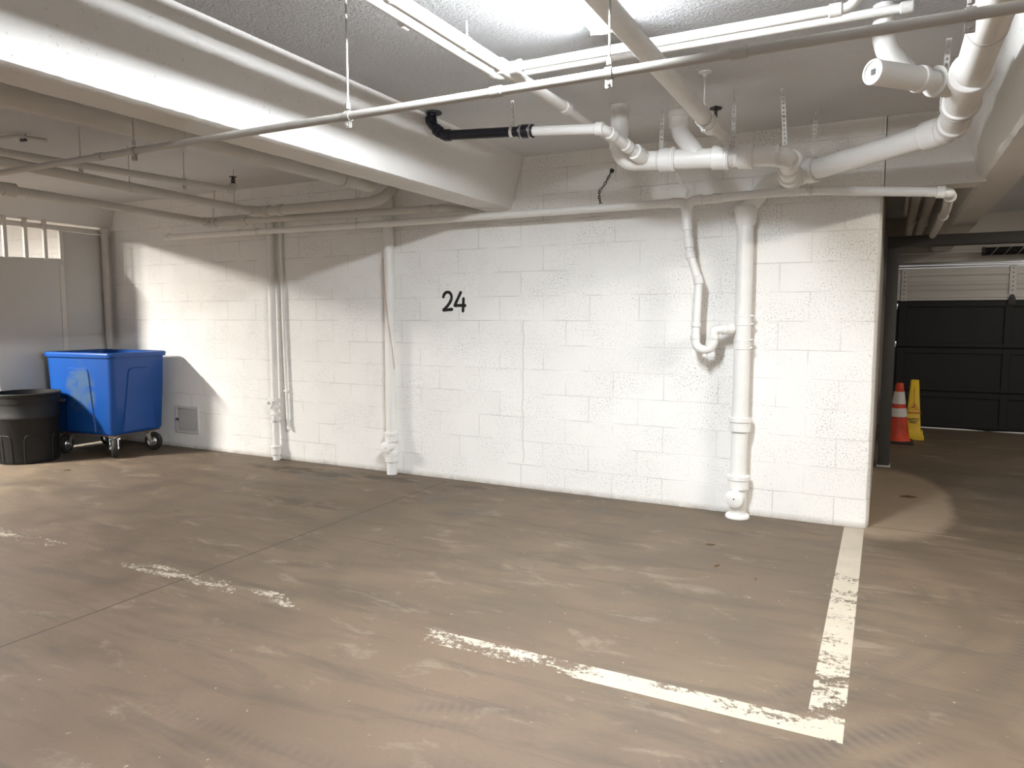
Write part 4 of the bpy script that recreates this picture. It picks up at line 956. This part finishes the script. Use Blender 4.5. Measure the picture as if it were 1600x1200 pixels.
with Shape('base', 'yellow', t) as bm: loft(bm, [sq(0.118, 0.0), sq(0.118, 0.040), sq(0.112, 0.047), sq(0.108, 0.05), sq(0.108, 0.09), sq(0.100, 0.10)])
with Shape('panel_body', 'yellow', t) as bm: loft(bm, [sq(0.084, 0.095), sq(0.043, 0.70), sq(0.038, 0.706)])
def face_y(z): return sy - (0.084 + (0.043 - 0.084) * (z - 0.095) / 0.605)
tilt = math.atan(0.041 / 0.605)
def text(name, s, size, z, mt, bold=0.0):
    cu = bpy.data.curves.new(name, 'FONT'); cu.body = s; cu.size = size; cu.align_x = 'CENTER'; cu.align_y = 'CENTER'; cu.extrude = 0.0004; cu.offset = bold
    tmp = bpy.data.objects.new('tmp', cu); COL.objects.link(tmp)
    bpy.context.view_layer.update()
    me = bpy.data.meshes.new_from_object(tmp.evaluated_get(bpy.context.evaluated_depsgraph_get()))
    bpy.data.objects.remove(tmp); bpy.data.curves.remove(cu)
    me.name = name; me.materials.clear(); me.materials.append(M[mt])
    o = bpy.data.objects.new(name, me); COL.objects.link(o); o.parent = t
    o.matrix_basis = Matrix.Translation((0.0, face_y(z) - sy - 0.0008, z)) @ Matrix.Rotation(PI / 2 - tilt, 4, 'X')
    return o
text('red_lettering', 'CAUTION', 0.036, 0.315, 'red_ink', 0.0009)
text('black_lettering', 'SAFETY', 0.038, 0.238, 'black_ink', 0.0011)
text('black_lettering', 'FIRST', 0.038, 0.205, 'black_ink', 0.0011)
with Shape('pictogram', 'red_ink', t, smooth=False) as bm:
    def S(u, z): return Vector((sx + u, face_y(z) - 0.0006, z))
    for a, b in (((-0.058, 0.352), (0.058, 0.352)), ((-0.058, 0.352), (0, 0.442)), ((0.058, 0.352), (0, 0.442)), ((0, 0.442), (0.0, 0.62))):
        tube(bm, [S(*a), S(*b)], 0.0022, 0, 6)
    tube(bm, [S(-0.025, 0.372), S(-0.005, 0.385), S(0.012, 0.40), S(0.004, 0.415)], 0.005, 0.01, 6); tube(bm, [S(-0.005, 0.385), S(0.018, 0.372), S(0.03, 0.36)], 0.004, 0.01, 6); tube(bm, [S(0.012, 0.40), S(-0.015, 0.405)], 0.0035, 0, 6)

# ------------------------------------------------------------------ bits of litter on the floor
def leaf(x, y, s, rz, label):
    with Shape('dry_leaf', 'leaf') as bm:
        pts = [(-1, 0), (-0.5, 0.32), (0.1, 0.42), (0.6, 0.2), (1, 0.02), (0.6, -0.22), (0.0, -0.36), (-0.5, -0.25)]
        m = Matrix.Translation((x, y, 0.0)) @ Matrix.Rotation(rz, 4, 'Z')
        top = [bm.verts.new(m @ Vector((u * s, v * s, 0.004 + 0.25 * s * abs(v) * (1 + 0.6 * u)))) for u, v in pts]; bot = [bm.verts.new(m @ Vector((u * s, v * s, 0.0005 + 0.25 * s * abs(v) * (1 + 0.6 * u)))) for u, v in pts]
        bm.faces.new(top); bm.faces.new(bot[::-1])
        for i in range(8): bm.faces.new((top[i], bot[i], bot[(i + 1) % 8], top[(i + 1) % 8]))
    tag(LAST[0], label, 'leaf', 'dry leaf scraps on the floor')
leaf(6.442, -0.834, 0.030, 0.3, 'brown leaf scrap on the floor below the hanging trap')
leaf(6.56, -1.216, 0.026, 1.2, 'brown leaf scrap on open floor in front of the thick stack')
leaf(7.60, 1.15, 0.060, 0.1, 'larger brown leaf scrap on the passage floor beyond the wall end')
leaf(0.528, -1.354, 0.030, 0.8, 'brown leaf scrap on the floor in front of the black can and blue cart')
leaf(6.797, -1.338, 0.018, 2.0, 'tiny leaf scrap on the floor nearest the white line')
